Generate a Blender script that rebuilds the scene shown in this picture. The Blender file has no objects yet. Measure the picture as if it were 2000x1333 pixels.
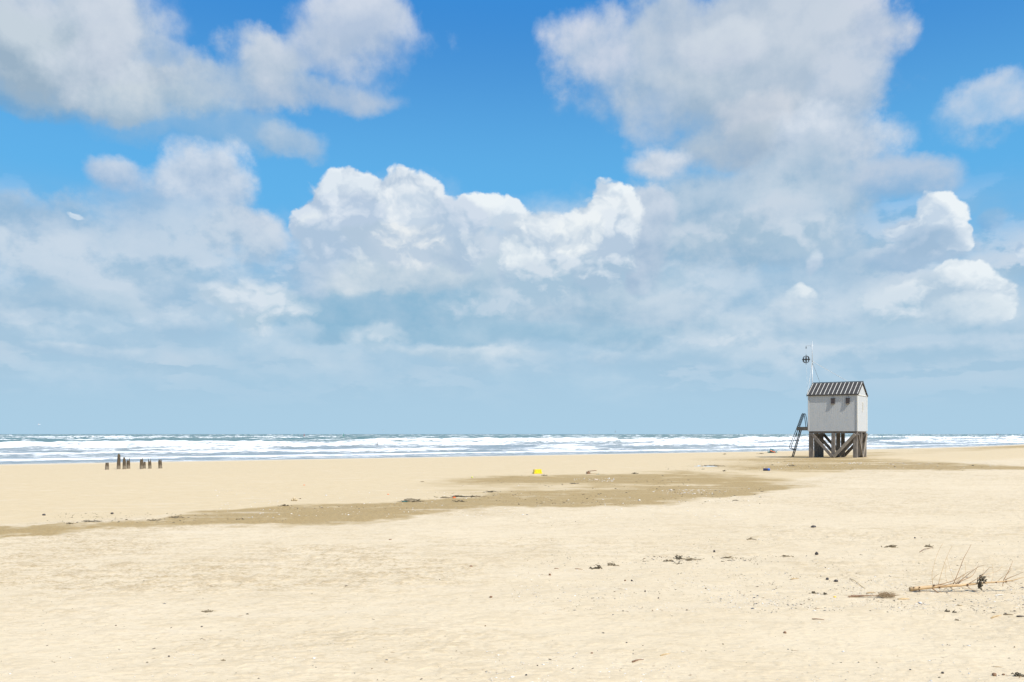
import bpy, math, random
import numpy as np
from mathutils import Vector, Matrix

R = math.radians
SC = bpy.context.scene
COL = SC.collection

# ------------------------------------------------------------------ camera
EYE = 2.2            # eye height above the foot of the hut
FPX = 1700.0         # focal length in pixels of a 2000 px wide picture
HZ = 848.0           # row of the horizon in that picture
cd = bpy.data.cameras.new('camera')
cam = bpy.data.objects.new('camera', cd)
COL.objects.link(cam)
cam.location = (0, 0, EYE)
cam.rotation_euler = (R(90), 0, 0)
cd.sensor_width = 36.0
cd.lens = 36.0 * FPX / 2000
cd.shift_y = (HZ - 666.5) / 2000
cd.clip_start = 0.1
cd.clip_end = 30000
SC.camera = cam

# ------------------------------------------------------------------ light
EXPO = 0.42
SC.view_settings.view_transform = 'Standard'
SC.view_settings.look = 'None'
SC.view_settings.exposure = EXPO
SC.view_settings.gamma = 1
SUN_EL = R(50)
sun_dir = Vector((0.69 * math.cos(SUN_EL), -0.724 * math.cos(SUN_EL), math.sin(SUN_EL))).normalized()
sd = bpy.data.lights.new('sun', 'SUN')
sd.energy = 4.3
sd.angle = R(0.5)
sd.color = (1.0, 0.955, 0.88)
sun = bpy.data.objects.new('sun', sd)
COL.objects.link(sun)
sun.rotation_euler = (-sun_dir).to_track_quat('-Z', 'Y').to_euler()
sun.location = (20, -20, 40)


def lin(c):
    return tuple(((v / 255) / 12.92 if v / 255 <= 0.04045 else ((v / 255 + 0.055) / 1.055) ** 2.4) for v in c)


class NT:
    """small helper for node trees"""
    def __init__(s, tree):
        s.t = tree

    def n(s, typ, **kw):
        nd = s.t.nodes.new(typ)
        for k, v in kw.items():
            setattr(nd, k, v)
        return nd

    def put(s, sock, v):
        if isinstance(v, bpy.types.NodeSocket):
            s.t.links.new(v, sock)
        elif v is not None:
            if hasattr(sock, 'default_value') and isinstance(v, (tuple, list)) and len(sock.default_value) == 4 and len(v) == 3:
                v = tuple(v) + (1.0,)
            sock.default_value = v

    def m(s, op, a, b=None, c=None, clamp=False):
        nd = s.n('ShaderNodeMath', operation=op, use_clamp=clamp)
        for i, v in enumerate((a, b, c)):
            if v is not None:
                s.put(nd.inputs[i], v)
        return nd.outputs[0]

    def v(s, op, a, b=None, scale=None):
        nd = s.n('ShaderNodeVectorMath', operation=op)
        s.put(nd.inputs[0], a)
        if b is not None:
            s.put(nd.inputs[1], b)
        if scale is not None:
            s.put(nd.inputs['Scale'], scale)
        return nd.outputs['Value'] if op in ('DOT_PRODUCT', 'LENGTH', 'DISTANCE') else nd.outputs[0]

    def mix(s, f, a, b, blend='MIX', clamp=True):
        nd = s.n('ShaderNodeMix', data_type='RGBA', blend_type=blend)
        nd.clamp_factor = clamp
        s.put(nd.inputs['Factor'], f)
        s.put(nd.inputs['A'], a)
        s.put(nd.inputs['B'], b)
        return nd.outputs['Result']

    def rng(s, x, a, b, c=0.0, d=1.0, smooth=True):
        nd = s.n('ShaderNodeMapRange', interpolation_type='SMOOTHSTEP' if smooth else 'LINEAR')
        for i, v in enumerate((x, a, b, c, d)):
            s.put(nd.inputs[i], v)
        return nd.outputs[0]

    def noise(s, vec, scale, detail=3, rough=0.5, color=False, dist=0.0, lac=2.0, dim='3D'):
        nd = s.n('ShaderNodeTexNoise', noise_dimensions=dim)
        if vec is not None:
            s.put(nd.inputs['Vector'], vec)
        nd.inputs['Scale'].default_value = scale
        nd.inputs['Detail'].default_value = detail
        nd.inputs['Roughness'].default_value = rough
        nd.inputs['Lacunarity'].default_value = lac
        nd.inputs['Distortion'].default_value = dist
        return nd.outputs['Color' if color else 'Fac']

    def voro(s, vec, scale, smooth=0.6, detail=0, rough=0.5):
        nd = s.n('ShaderNodeTexVoronoi', feature='F1', voronoi_dimensions='2D')
        s.put(nd.inputs['Vector'], vec)
        nd.inputs['Scale'].default_value = scale
        nd.inputs['Detail'].default_value = detail
        nd.inputs['Roughness'].default_value = rough
        return nd.outputs['Distance']

    def comb(s, x, y, z=0.0):
        nd = s.n('ShaderNodeCombineXYZ')
        for i, q in enumerate((x, y, z)):
            s.put(nd.inputs[i], q)
        return nd.outputs[0]

    def sep(s, v_):
        nd = s.n('ShaderNodeSeparateXYZ')
        s.put(nd.inputs[0], v_)
        return nd.outputs


# ------------------------------------------------------------------ sky: clear air plus procedural cumulus
SKY_STRENGTH = 0.1
KEXP = 1.0 / (2 ** EXPO) / SKY_STRENGTH     # display value -> world colour


def skc(c, k=1.0):
    return tuple(v * KEXP * k for v in lin(c))


def build_puff_group():
    g = bpy.data.node_groups.new('cloud_puff', 'ShaderNodeTree')
    T = NT(g)
    I = g.interface
    for nm, ty in (('Behind', 'NodeSocketColor'), ('P', 'NodeSocketVector'), ('Warp', 'NodeSocketVector'),
                   ('WarpAmp', 'NodeSocketFloat'), ('Centre', 'NodeSocketVector'), ('InvRadius', 'NodeSocketVector'),
                   ('Edge', 'NodeSocketFloat'), ('EdgeAmp', 'NodeSocketFloat'), ('Soft', 'NodeSocketFloat'),
                   ('Relief', 'NodeSocketFloat'), ('ReliefAmp', 'NodeSocketFloat'),
                   ('Lit', 'NodeSocketColor'), ('Shade', 'NodeSocketColor'), ('Opacity', 'NodeSocketFloat'),
                   ('Bias', 'NodeSocketFloat')):
        I.new_socket(nm, in_out='INPUT', socket_type=ty)
    I.new_socket('Color', in_out='OUTPUT', socket_type='NodeSocketColor')
    gi = T.n('NodeGroupInput').outputs
    go = T.n('NodeGroupOutput')
    w = T.v('SCALE', T.v('ADD', gi['Warp'], T.v('SCALE', gi['Behind'], scale=1e-9)), scale=gi['WarpAmp'])
    # the tiny term only keeps the lobes evaluated one after another (shader stack size)
    p = T.v('ADD', gi['P'], w)
    p = T.v('ADD', p, T.v('SCALE', gi['Behind'], scale=1e-9))
    q = T.v('MULTIPLY', T.v('SUBTRACT', p, gi['Centre']), gi['InvRadius'])
    mm = T.m('SUBTRACT', 1.0, T.v('DOT_PRODUCT', q, q))
    mm = T.m('MULTIPLY_ADD', gi['Edge'], gi['EdgeAmp'], mm)
    al = T.rng(mm, T.m('MULTIPLY', gi['Soft'], -0.4), gi['Soft'])
    al = T.m('MULTIPLY', al, gi['Opacity'])
    qx, qy, qz = T.sep(q)
    s1 = T.m('MULTIPLY_ADD', qx, 0.22, qy)
    s1 = T.m('MULTIPLY_ADD', gi['Relief'], gi['ReliefAmp'], s1)
    s1 = T.m('ADD', s1, gi['Bias'])
    s1 = T.rng(s1, -1.1, 1.0, smooth=False)
    c = T.mix(s1, gi['Shade'], gi['Lit'])
    c = T.mix(al, gi['Behind'], c)
    T.put(go.inputs[0], c)
    return g


world = bpy.data.worlds.new('World')
SC.world = world
world.use_nodes = True
wt = world.node_tree
wt.nodes.clear()
W = NT(wt)
sky = W.n('ShaderNodeTexSky', sky_type='NISHITA')
sky.sun_disc = False
sky.sun_elevation = SUN_EL
sky.sun_rotation = math.atan2(sun_dir.x, sun_dir.y)
sky.altitude = 0
sky.air_density = 1.0
sky.dust_density = 0.6
sky.ozone_density = 2.0
dirv = W.v('NORMALIZE', W.n('ShaderNodeTexCoord').outputs['Generated'])
dx, dy, dz = W.sep(dirv)
az = W.m('ARCTAN2', dx, dy)
el = W.m('ARCSINE', dz)
P = W.comb(az, el, 0.0)
# flatter, smaller cloud cells towards the horizon
elc = W.m('MAXIMUM', el, 0.0)
flat = W.m('MULTIPLY', W.m('POWER', elc, 0.72), 0.95)
PN = W.comb(W.m('MULTIPLY', az, 0.85), flat, 0.37)
FAR = W.comb(az, W.m('MULTIPLY', W.m('POWER', elc, 0.6), 1.6), 0.9)

# clear sky, hazier towards the horizon
clear = W.mix(1.0, sky.outputs[0], (0.40, 0.83, 1.15), 'MULTIPLY')
hz1 = W.rng(el, 0.52, 0.22)
clear = W.mix(W.m('MULTIPLY', hz1, 0.92), clear, skc((98, 180, 234)))
hz2 = W.rng(el, 0.26, 0.08)
clear = W.mix(W.m('MULTIPLY', hz2, 0.95), clear, skc((168, 199, 221)))
deepf = W.m('MULTIPLY', W.rng(el, 0.27, 0.60), 1.0)
clear = W.mix(W.m('MULTIPLY', deepf, 0.9), clear, skc((50, 146, 228)))


def shift(vec, a, b):
    return W.v('ADD', vec, (a, b, 0.0))


wsoft = W.v('SUBTRACT', W.noise(PN, 7.0, 9, 0.60, color=True, dim='2D'), (0.5, 0.5, 0.5))
wcris = W.v('SUBTRACT', W.noise(shift(PN, 3.1, 1.7), 20.0, 8, 0.54, color=True, dim='2D'), (0.5, 0.5, 0.5))
NW = W.v('ADD', PN, W.v('SCALE', wcris, scale=0.035))


def crisp(vec):
    a = W.voro(vec, 14.0, 0.35, 4, 0.55)
    return W.m('SUBTRACT', 0.50, a)


def softn(vec):
    return W.m('SUBTRACT', W.noise(vec, 9.0, 8, 0.58, dim='2D'), 0.5)


ec0 = crisp(NW)
ec1 = crisp(shift(NW, 0.004, 0.012))
es0 = softn(PN)
es1 = softn(shift(PN, 0.006, 0.02))
rel_c = W.m('SUBTRACT', ec0, ec1)
rel_s = W.m('SUBTRACT', es0, es1)
edge_c = W.m('MULTIPLY_ADD', es0, 0.9, ec0)
relief_c = W.m('ADD', W.m('MULTIPLY', rel_c, 3.6), W.m('MULTIPLY', rel_s, 5.0))
relief_c = W.m('MULTIPLY_ADD', ec0, 0.9, relief_c)
relief_s = W.m('MULTIPLY_ADD', rel_s, 5.5, W.m('MULTIPLY', es0, 1.3))
col = clear

# thin high veil and broken far cumulus between the big clouds and the horizon
vn = W.noise(FAR, 6.0, 9, 0.54, dist=0.0, dim='2D')
vn2 = W.noise(W.v('ADD', FAR, (0.008, 0.026, 0.0)), 6.0, 9, 0.54, dist=0.0, dim='2D')
band = W.m('MULTIPLY', W.rng(el, 0.275, 0.18), W.rng(el, 0.015, 0.09))
va = W.m('MULTIPLY', W.rng(vn, 0.26, 0.68), band)
vr = W.rng(W.m('MULTIPLY_ADD', W.m('SUBTRACT', vn, vn2), 9.0, vn), 0.30, 0.85)
vcol = W.mix(vr, skc((158, 188, 211)), skc((210, 220, 231)))
col = W.mix(W.m('MULTIPLY', va, 0.9), col, vcol)

grp = build_puff_group()


def puff(px, py, rx, ry, kind='soft', lit=(205, 213, 226), shade=(165, 186, 208), op=1.0, soft=None, amp=None, warp=None, rel=None, bias=0.0):
    """one cloud lobe; (px, py, rx, ry) were read off the photograph and become sky angles"""
    global col
    a = math.atan((px - 1000) / FPX)
    e = math.atan((HZ - py) / FPX * math.cos(a))
    ra = rx / FPX * math.cos(a) ** 2
    re = ry / FPX * math.cos(a) * math.cos(e) ** 2
    nd = wt.nodes.new('ShaderNodeGroup')
    nd.node_tree = grp
    cr = kind == 'crisp'
    W.put(nd.inputs['Behind'], col)
    W.put(nd.inputs['P'], P)
    W.put(nd.inputs['Warp'], wcris if cr else wsoft)
    nd.inputs['WarpAmp'].default_value = warp if warp is not None else (0.026 if cr else min(0.11, 0.02 + 2.6 * re))
    nd.inputs['Centre'].default_value = (a, e, 0)
    ex = 1.06 if cr else 1.0
    nd.inputs['InvRadius'].default_value = (1 / ra / ex, 1 / re / ex, 0)
    W.put(nd.inputs['Edge'], edge_c if cr else es0)
    nd.inputs['EdgeAmp'].default_value = amp if amp is not None else (0.75 if cr else 2.0)
    nd.inputs['Soft'].default_value = soft if soft is not None else (0.20 if cr else 0.80)
    W.put(nd.inputs['Relief'], relief_c if cr else relief_s)
    nd.inputs['ReliefAmp'].default_value = rel if rel is not None else (1.05 if cr else 1.15)
    nd.inputs['Lit'].default_value = skc((lit[0] - 3, lit[1] + 1, lit[2] + 2)) + (1,)
    nd.inputs['Shade'].default_value = skc((shade[0] - (8 if cr else 5), shade[1] - (2 if cr else 2), shade[2] - 0)) + (1,)
    nd.inputs['Opacity'].default_value = op
    nd.inputs['Bias'].default_value = bias
    col = nd.outputs[0]


WH = (240, 243, 246)
CW = (222, 229, 238)
LG = (204, 211, 224)
GB = (160, 186, 208)
MG = (172, 190, 208)
# upper left bank
puff(400, 265, 210, 45, lit=(165, 190, 214), shade=(140, 180, 214), op=0.6)
puff(565, 288, 75, 34, lit=(182, 199, 219), shade=(150, 182, 212), op=0.85)
puff(40, 190, 200, 45, lit=(168, 190, 210), shade=(125, 168, 205), op=0.9)
puff(120, 40, 240, 130, lit=(204, 211, 223), shade=MG)
puff(60, 110, 230, 100, lit=(200, 209, 219), shade=(160, 180, 198))
puff(270, 160, 170, 80, lit=(206, 213, 224), shade=(168, 186, 204))
puff(330, 205, 150, 45, lit=(203, 211, 220), shade=(165, 188, 208), op=0.9)
puff(215, 60, 80, 90, lit=(212, 217, 228), shade=LG, op=0.6)
puff(335, 105, 45, 30, lit=(195, 205, 222), shade=(160, 186, 215), op=0.6)
# upper middle cloud
puff(520, 190, 160, 55, lit=(190, 202, 216), shade=(155, 182, 210), op=0.85)
puff(540, 130, 110, 75, lit=(208, 214, 226), shade=(180, 196, 214))
puff(700, 90, 155, 120, lit=(207, 213, 227), shade=(178, 194, 216))
puff(720, 30, 110, 70, lit=(208, 214, 228), shade=(185, 199, 220))
puff(650, 205, 150, 40, lit=(190, 200, 216), shade=(160, 184, 212), op=0.85)
# upper right bank, large and grey below
puff(1420, 420, 270, 130, lit=(180, 198, 217), shade=(150, 181, 207), op=0.95)
puff(1330, 120, 240, 130, lit=(198, 207, 221), shade=(165, 187, 210))
puff(1140, 75, 105, 85, lit=(210, 214, 228), shade=(172, 192, 216))
puff(1480, 40, 260, 90, lit=(196, 205, 219), shade=(176, 192, 212))
puff(1480, 200, 270, 130, lit=(194, 204, 217), shade=(166, 186, 206))
puff(1700, 60, 95, 75, lit=(207, 212, 225), shade=(172, 190, 214))
puff(1560, 90, 140, 110, lit=(203, 210, 222), shade=(180, 195, 212), op=0.85)
puff(1680, 180, 90, 100, lit=(203, 210, 223), shade=(170, 190, 212), op=0.9)
puff(1400, 90, 90, 50, lit=(214, 219, 228), shade=LG, op=0.7)
puff(1470, 225, 95, 55, lit=(212, 215, 224), shade=(190, 200, 214), op=0.8)
puff(1440, 290, 190, 40, lit=(184, 196, 210), shade=(166, 184, 204), op=0.8)
puff(1640, 275, 150, 70, lit=(214, 220, 231), shade=(172, 192, 214))
puff(1560, 350, 160, 60, lit=(190, 203, 219), shade=(160, 187, 210), op=0.9)
puff(1280, 315, 75, 34, lit=(218, 223, 233), shade=(180, 197, 217))
puff(1270, 230, 80, 70, lit=(190, 202, 220), shade=(165, 188, 214), op=0.6)
# small ones on the right
puff(1925, 225, 110, 62, lit=(202, 212, 228), shade=(150, 190, 226), op=0.9)
puff(1755, 345, 110, 42, lit=(190, 202, 220), shade=(150, 184, 216), op=0.9)
puff(1935, 420, 30, 20, lit=(150, 184, 216), shade=(120, 170, 216), op=0.5)
# left middle
puff(250, 470, 90, 46, 'crisp', lit=(206, 217, 230), shade=(166, 192, 215), soft=0.9, op=.8)
puff(60, 440, 160, 70, lit=(170, 192, 216), shade=(140, 178, 210), op=0.9)
puff(330, 420, 170, 80, lit=(176, 196, 220), shade=(150, 184, 214), op=0.8)
puff(100, 510, 110, 55, lit=(202, 213, 228), shade=(158, 188, 212), op=0.95)
puff(235, 345, 62, 44, lit=(203, 213, 229), shade=(165, 190, 218))
puff(375, 352, 92, 58, lit=(212, 220, 233), shade=(165, 190, 217))
puff(480, 452, 95, 52, lit=(208, 216, 229), shade=(166, 190, 214))
puff(145, 425, 17, 8, 'crisp', lit=(222, 231, 242), shade=(200, 215, 232), soft=.4)
puff(240, 530, 60, 55, lit=(208, 218, 230), shade=(160, 190, 214), op=0.85)
puff(8, 470, 22, 30, lit=(212, 222, 234), shade=(170, 195, 218), op=0.8)
# the continuous pale bank behind them
puff(1150, 555, 640, 185, lit=(208, 218, 229), shade=(166, 195, 217), op=0.72, soft=0.9, rel=2.4)
puff(230, 570, 480, 170, lit=(206, 217, 230), shade=(166, 195, 218), op=0.7, soft=0.9, rel=2.4)
puff(1000, 700, 1300, 90, lit=(194, 213, 229), shade=(170, 201, 223), op=0.6, soft=0.9)
puff(1700, 640, 520, 115, lit=(206, 217, 229), shade=(168, 196, 217), op=0.72, soft=0.9, rel=2.4)
# big centre cumulus
puff(730, 600, 230, 75, lit=(160, 190, 213), shade=(134, 180, 208), op=0.95, soft=0.5)
puff(945, 412, 66, 40, 'crisp', lit=WH, shade=(205, 216, 230), bias=0.25)
puff(1000, 430, 60, 40, 'crisp', lit=(236, 240, 245), shade=(205, 216, 230), bias=0.2)
puff(690, 372, 66, 50, 'crisp', lit=(234, 238, 244), shade=(190, 203, 222))
puff(700, 400, 125, 62, 'crisp', lit=(226, 232, 240), shade=(186, 200, 220))
puff(800, 400, 82, 68, 'crisp', lit=(232, 236, 242), shade=(190, 203, 221), bias=0.1)
puff(650, 440, 92, 66, 'crisp', lit=(216, 224, 236), shade=(186, 201, 222))
puff(750, 475, 180, 92, 'crisp', lit=(228, 233, 239), shade=(186, 201, 219), soft=0.3)
puff(890, 480, 96, 86, 'crisp', lit=(218, 225, 234), shade=(178, 196, 215))
puff(790, 535, 190, 52, 'soft', lit=(220, 226, 232), shade=(172, 196, 214), amp=1.0)
puff(620, 500, 80, 80, lit=(205, 215, 230), shade=(165, 190, 215), op=0.7)
puff(960, 470, 110, 62, lit=(208, 217, 229), shade=(176, 196, 216), op=0.9)
puff(800, 405, 70, 52, 'crisp', lit=(238, 240, 244), shade=(206, 216, 230), bias=0.2, soft=0.3)
puff(690, 415, 66, 40, 'crisp', lit=(226, 231, 240), shade=(192, 205, 224), soft=0.3)
puff(890, 440, 80, 60, 'crisp', lit=(212, 220, 233), shade=(188, 203, 222), soft=0.35, bias=0.1)
puff(640, 480, 84, 52, 'crisp', lit=(210, 219, 233), shade=(182, 199, 220), soft=0.35)
puff(790, 490, 120, 62, 'crisp', lit=(236, 237, 239), shade=(198, 209, 224), soft=0.45, bias=0.15)
puff(925, 500, 62, 50, 'crisp', lit=(222, 228, 236), shade=(184, 200, 219), soft=0.3)
puff(790, 545, 170, 34, lit=(214, 221, 229), shade=(178, 199, 216), amp=0.8, op=.9)
# its neighbour on the right
puff(1130, 560, 200, 90, lit=(190, 206, 221), shade=(155, 187, 210), op=0.95, soft=0.5)
puff(1245, 450, 80, 95, 'soft', lit=(204, 213, 227), shade=(170, 191, 213), soft=0.35, amp=1.4)
puff(1188, 388, 48, 50, 'crisp', lit=WH, shade=(205, 215, 229), bias=0.2)
puff(1170, 440, 100, 66, 'crisp', lit=(236, 239, 243), shade=(200, 211, 225), bias=0.1)
puff(1080, 455, 98, 60, 'crisp', lit=(236, 239, 243), shade=(198, 210, 225), bias=0.15)
puff(1040, 520, 88, 72, 'crisp', lit=(224, 230, 238), shade=(182, 199, 218))
puff(1160, 520, 110, 76, 'crisp', lit=(220, 227, 236), shade=(176, 196, 216), soft=0.3)
puff(1040, 595, 90, 55, lit=(205, 216, 228), shade=(165, 191, 212), op=0.8)
puff(1450, 470, 190, 60, lit=(202, 212, 225), shade=(158, 187, 210))
puff(1380, 420, 70, 40, lit=(176, 196, 216), shade=(150, 182, 208), op=0.6)
puff(1640, 500, 150, 80, lit=(186, 203, 221), shade=(158, 188, 213), op=0.8)
puff(1180, 640, 260, 40, lit=(192, 208, 223), shade=(150, 186, 210), op=0.7)
puff(1500, 560, 260, 60, lit=(192, 209, 226), shade=(158, 190, 215), op=0.75)
puff(1592, 510, 16, 28, lit=(222, 229, 238), shade=(185, 203, 222))
puff(1200, 470, 60, 60, 'crisp', lit=(228, 233, 240), shade=(190, 204, 222), soft=0.3)
puff(1125, 455, 60, 46, 'crisp', lit=(240, 242, 244), shade=(208, 217, 229), bias=0.15)
puff(1010, 500, 60, 50, 'crisp', lit=(234, 238, 242), shade=(196, 209, 224), bias=0.1, soft=.25)
puff(1060, 560, 90, 60, 'crisp', lit=(214, 222, 232), shade=(176, 198, 217), soft=.4)
puff(1560, 460, 110, 44, 'crisp', lit=(206, 216, 228), shade=(176, 197, 216), soft=0.9, op=.8)
puff(1420, 455, 110, 46, 'crisp', lit=(206, 215, 227), shade=(176, 196, 214), soft=0.9, op=.85)
puff(1330, 560, 130, 50, 'crisp', lit=(204, 216, 229), shade=(172, 197, 217), soft=0.9, op=.7)
# right middle
puff(1780, 490, 120, 46, lit=(182, 199, 220), shade=(155, 186, 213), op=0.95, soft=0.4)
puff(1825, 425, 64, 50, 'crisp', lit=WH, shade=(205, 216, 231), bias=0.25)
puff(1762, 450, 60, 34, 'crisp', lit=(236, 240, 245), shade=(190, 205, 224))
puff(1862, 468, 36, 34, 'crisp', lit=(236, 240, 245), shade=(196, 209, 226), bias=0.1)
puff(1800, 480, 80, 36, 'crisp', lit=(186, 202, 222), shade=(168, 190, 214), soft=0.5)
puff(1998, 490, 18, 32, 'crisp', lit=(222, 229, 238), shade=(180, 200, 224))
puff(1840, 640, 200, 40, lit=(176, 200, 221), shade=(150, 188, 212), op=0.8)
puff(1870, 556, 84, 44, 'crisp', lit=WH, shade=(210, 219, 230), bias=0.25)
puff(1945, 580, 62, 48, 'crisp', lit=(236, 240, 244), shade=(200, 212, 226), bias=0.1)
puff(1800, 585, 110, 55, 'crisp', lit=(228, 233, 239), shade=(186, 203, 220), soft=0.3)
puff(1900, 615, 105, 32, lit=(222, 229, 236), shade=(180, 202, 220), op=0.9, amp=1.0)
puff(1730, 600, 120, 56, 'crisp', lit=(214, 223, 233), shade=(176, 200, 219), soft=.7, op=.85)
puff(1650, 630, 90, 50, lit=(205, 217, 230), shade=(170, 195, 217), op=0.7)
# low small cumulus
puff(1560, 640, 120, 44, lit=(206, 218, 230), shade=(174, 199, 219), op=0.7)
puff(1290, 600, 120, 50, lit=(204, 215, 227), shade=(170, 195, 216), op=0.7)
puff(1572, 585, 36, 36, 'crisp', lit=(230, 235, 240), shade=(195, 210, 225), soft=0.4)
puff(1570, 610, 60, 40, lit=(212, 221, 231), shade=(175, 199, 219), op=0.8)
puff(1430, 650, 86, 44, 'crisp', lit=(214, 223, 233), shade=(178, 201, 220), soft=.9, amp=1.3, op=.85)
puff(425, 572, 62, 34, 'crisp', lit=(218, 226, 236), shade=(190, 206, 222), soft=0.5)
puff(505, 600, 104, 56, 'crisp', lit=(218, 226, 235), shade=(182, 203, 220), soft=0.6)
puff(470, 585, 50, 42, 'crisp', lit=(220, 227, 236), shade=(192, 208, 224), soft=0.4)
puff(330, 560, 80, 40, lit=(196, 211, 227), shade=(162, 192, 216), op=0.8)
puff(120, 590, 180, 30, lit=(186, 205, 222), shade=(158, 190, 214), op=0.7)
puff(360, 650, 90, 26, lit=(200, 214, 229), shade=(165, 195, 218), op=0.8)
puff(655, 665, 40, 22, lit=(140, 182, 209), shade=(135, 178, 206), op=0.8)
puff(745, 655, 70, 30, 'crisp', lit=(212, 222, 232), shade=(178, 202, 220), soft=0.9, op=.85)
puff(600, 655, 45, 24, lit=(200, 214, 228), shade=(165, 196, 218), op=0.7)
puff(900, 690, 165, 19, lit=(216, 225, 234), shade=(178, 203, 221), amp=1.2)
puff(1180, 697, 55, 18, lit=(206, 218, 230), shade=(170, 198, 219), op=0.8)
puff(150, 687, 160, 15, lit=(204, 217, 230), shade=(170, 198, 220), amp=1.4)
puff(1350, 708, 190, 18, lit=(192, 210, 226), shade=(165, 196, 218), op=0.7)
puff(1000, 655, 260, 24, lit=(170, 198, 218), shade=(144, 185, 210), op=0.7)
puff(930, 600, 120, 44, 'crisp', lit=(198, 212, 226), shade=(160, 191, 213), soft=.9, op=.8)
puff(1700, 660, 200, 26, lit=(182, 204, 222), shade=(158, 191, 215), op=0.6)
puff(1880, 690, 160, 30, lit=(196, 212, 228), shade=(165, 196, 218), op=0.7)
puff(210, 745, 110, 26, lit=(186, 206, 225), shade=(163, 198, 221), op=0.6)
puff(560, 745, 120, 22, lit=(184, 206, 225), shade=(163, 198, 221), op=0.5)
puff(1100, 740, 140, 22, lit=(178, 203, 223), shade=(162, 198, 221), op=0.5)
# air between us and the lowest clouds
col = W.mix(W.m('MULTIPLY', W.rng(el, 0.10, 0.005), 0.9), col, skc((170, 206, 229)))
col = W.mix(W.m('MULTIPLY', W.rng(el, 0.26, 0.0), 0.20), col, skc((182, 210, 229)))
# the rest of the sky dome: the same air with plain broken cloud, no single clouds placed in it
rn = W.noise(W.v('MULTIPLY', dirv, (1.0, 1.0, 2.2)), 2.6, 5, 0.58)
rest = W.mix(W.m('MULTIPLY', W.rng(rn, 0.44, 0.60), 0.95), clear, skc((200, 210, 222)))
rest = W.mix(W.rng(el, 0.10, 0.005), rest, skc((163, 203, 227)))
b1 = W.n('ShaderNodeBackground')
b2 = W.n('ShaderNodeBackground')
for b_, c_ in ((b1, rest), (b2, col)):
    b_.inputs['Strength'].default_value = SKY_STRENGTH
    W.put(b_.inputs['Color'], c_)
ins = W.m('MULTIPLY', W.rng(W.m('ABSOLUTE', az), 0.76, 0.68), W.m('MULTIPLY', W.rng(el, 0.66, 0.56), W.rng(el, -0.01, -0.002)))
mx = W.n('ShaderNodeMixShader')
W.put(mx.inputs[0], ins)
W.put(mx.inputs[1], b1.outputs[0])
W.put(mx.inputs[2], b2.outputs[0])
W.put(W.n('ShaderNodeOutputWorld').inputs['Surface'], mx.outputs[0])
world.cycles.sampling_method = 'MANUAL'
world.cycles.sample_map_resolution = 256
SC.cycles.adaptive_threshold = 0.02
SC.cycles.max_bounces = 5
SC.cycles.diffuse_bounces = 2

# ------------------------------------------------------------------ helpers for meshes and tags
def tag(o, label=None, cat=None, group=None, kind=None):
    for k, v in (('label', label), ('category', cat), ('group', group), ('kind', kind)):
        if v:
            o[k] = v
    return o


def empty(name, loc, rz=0.0):
    o = bpy.data.objects.new(name, None)
    COL.objects.link(o)
    o.location = loc
    o.rotation_euler = (0, 0, rz)
    o.empty_display_size = 0.2
    return o


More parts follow.
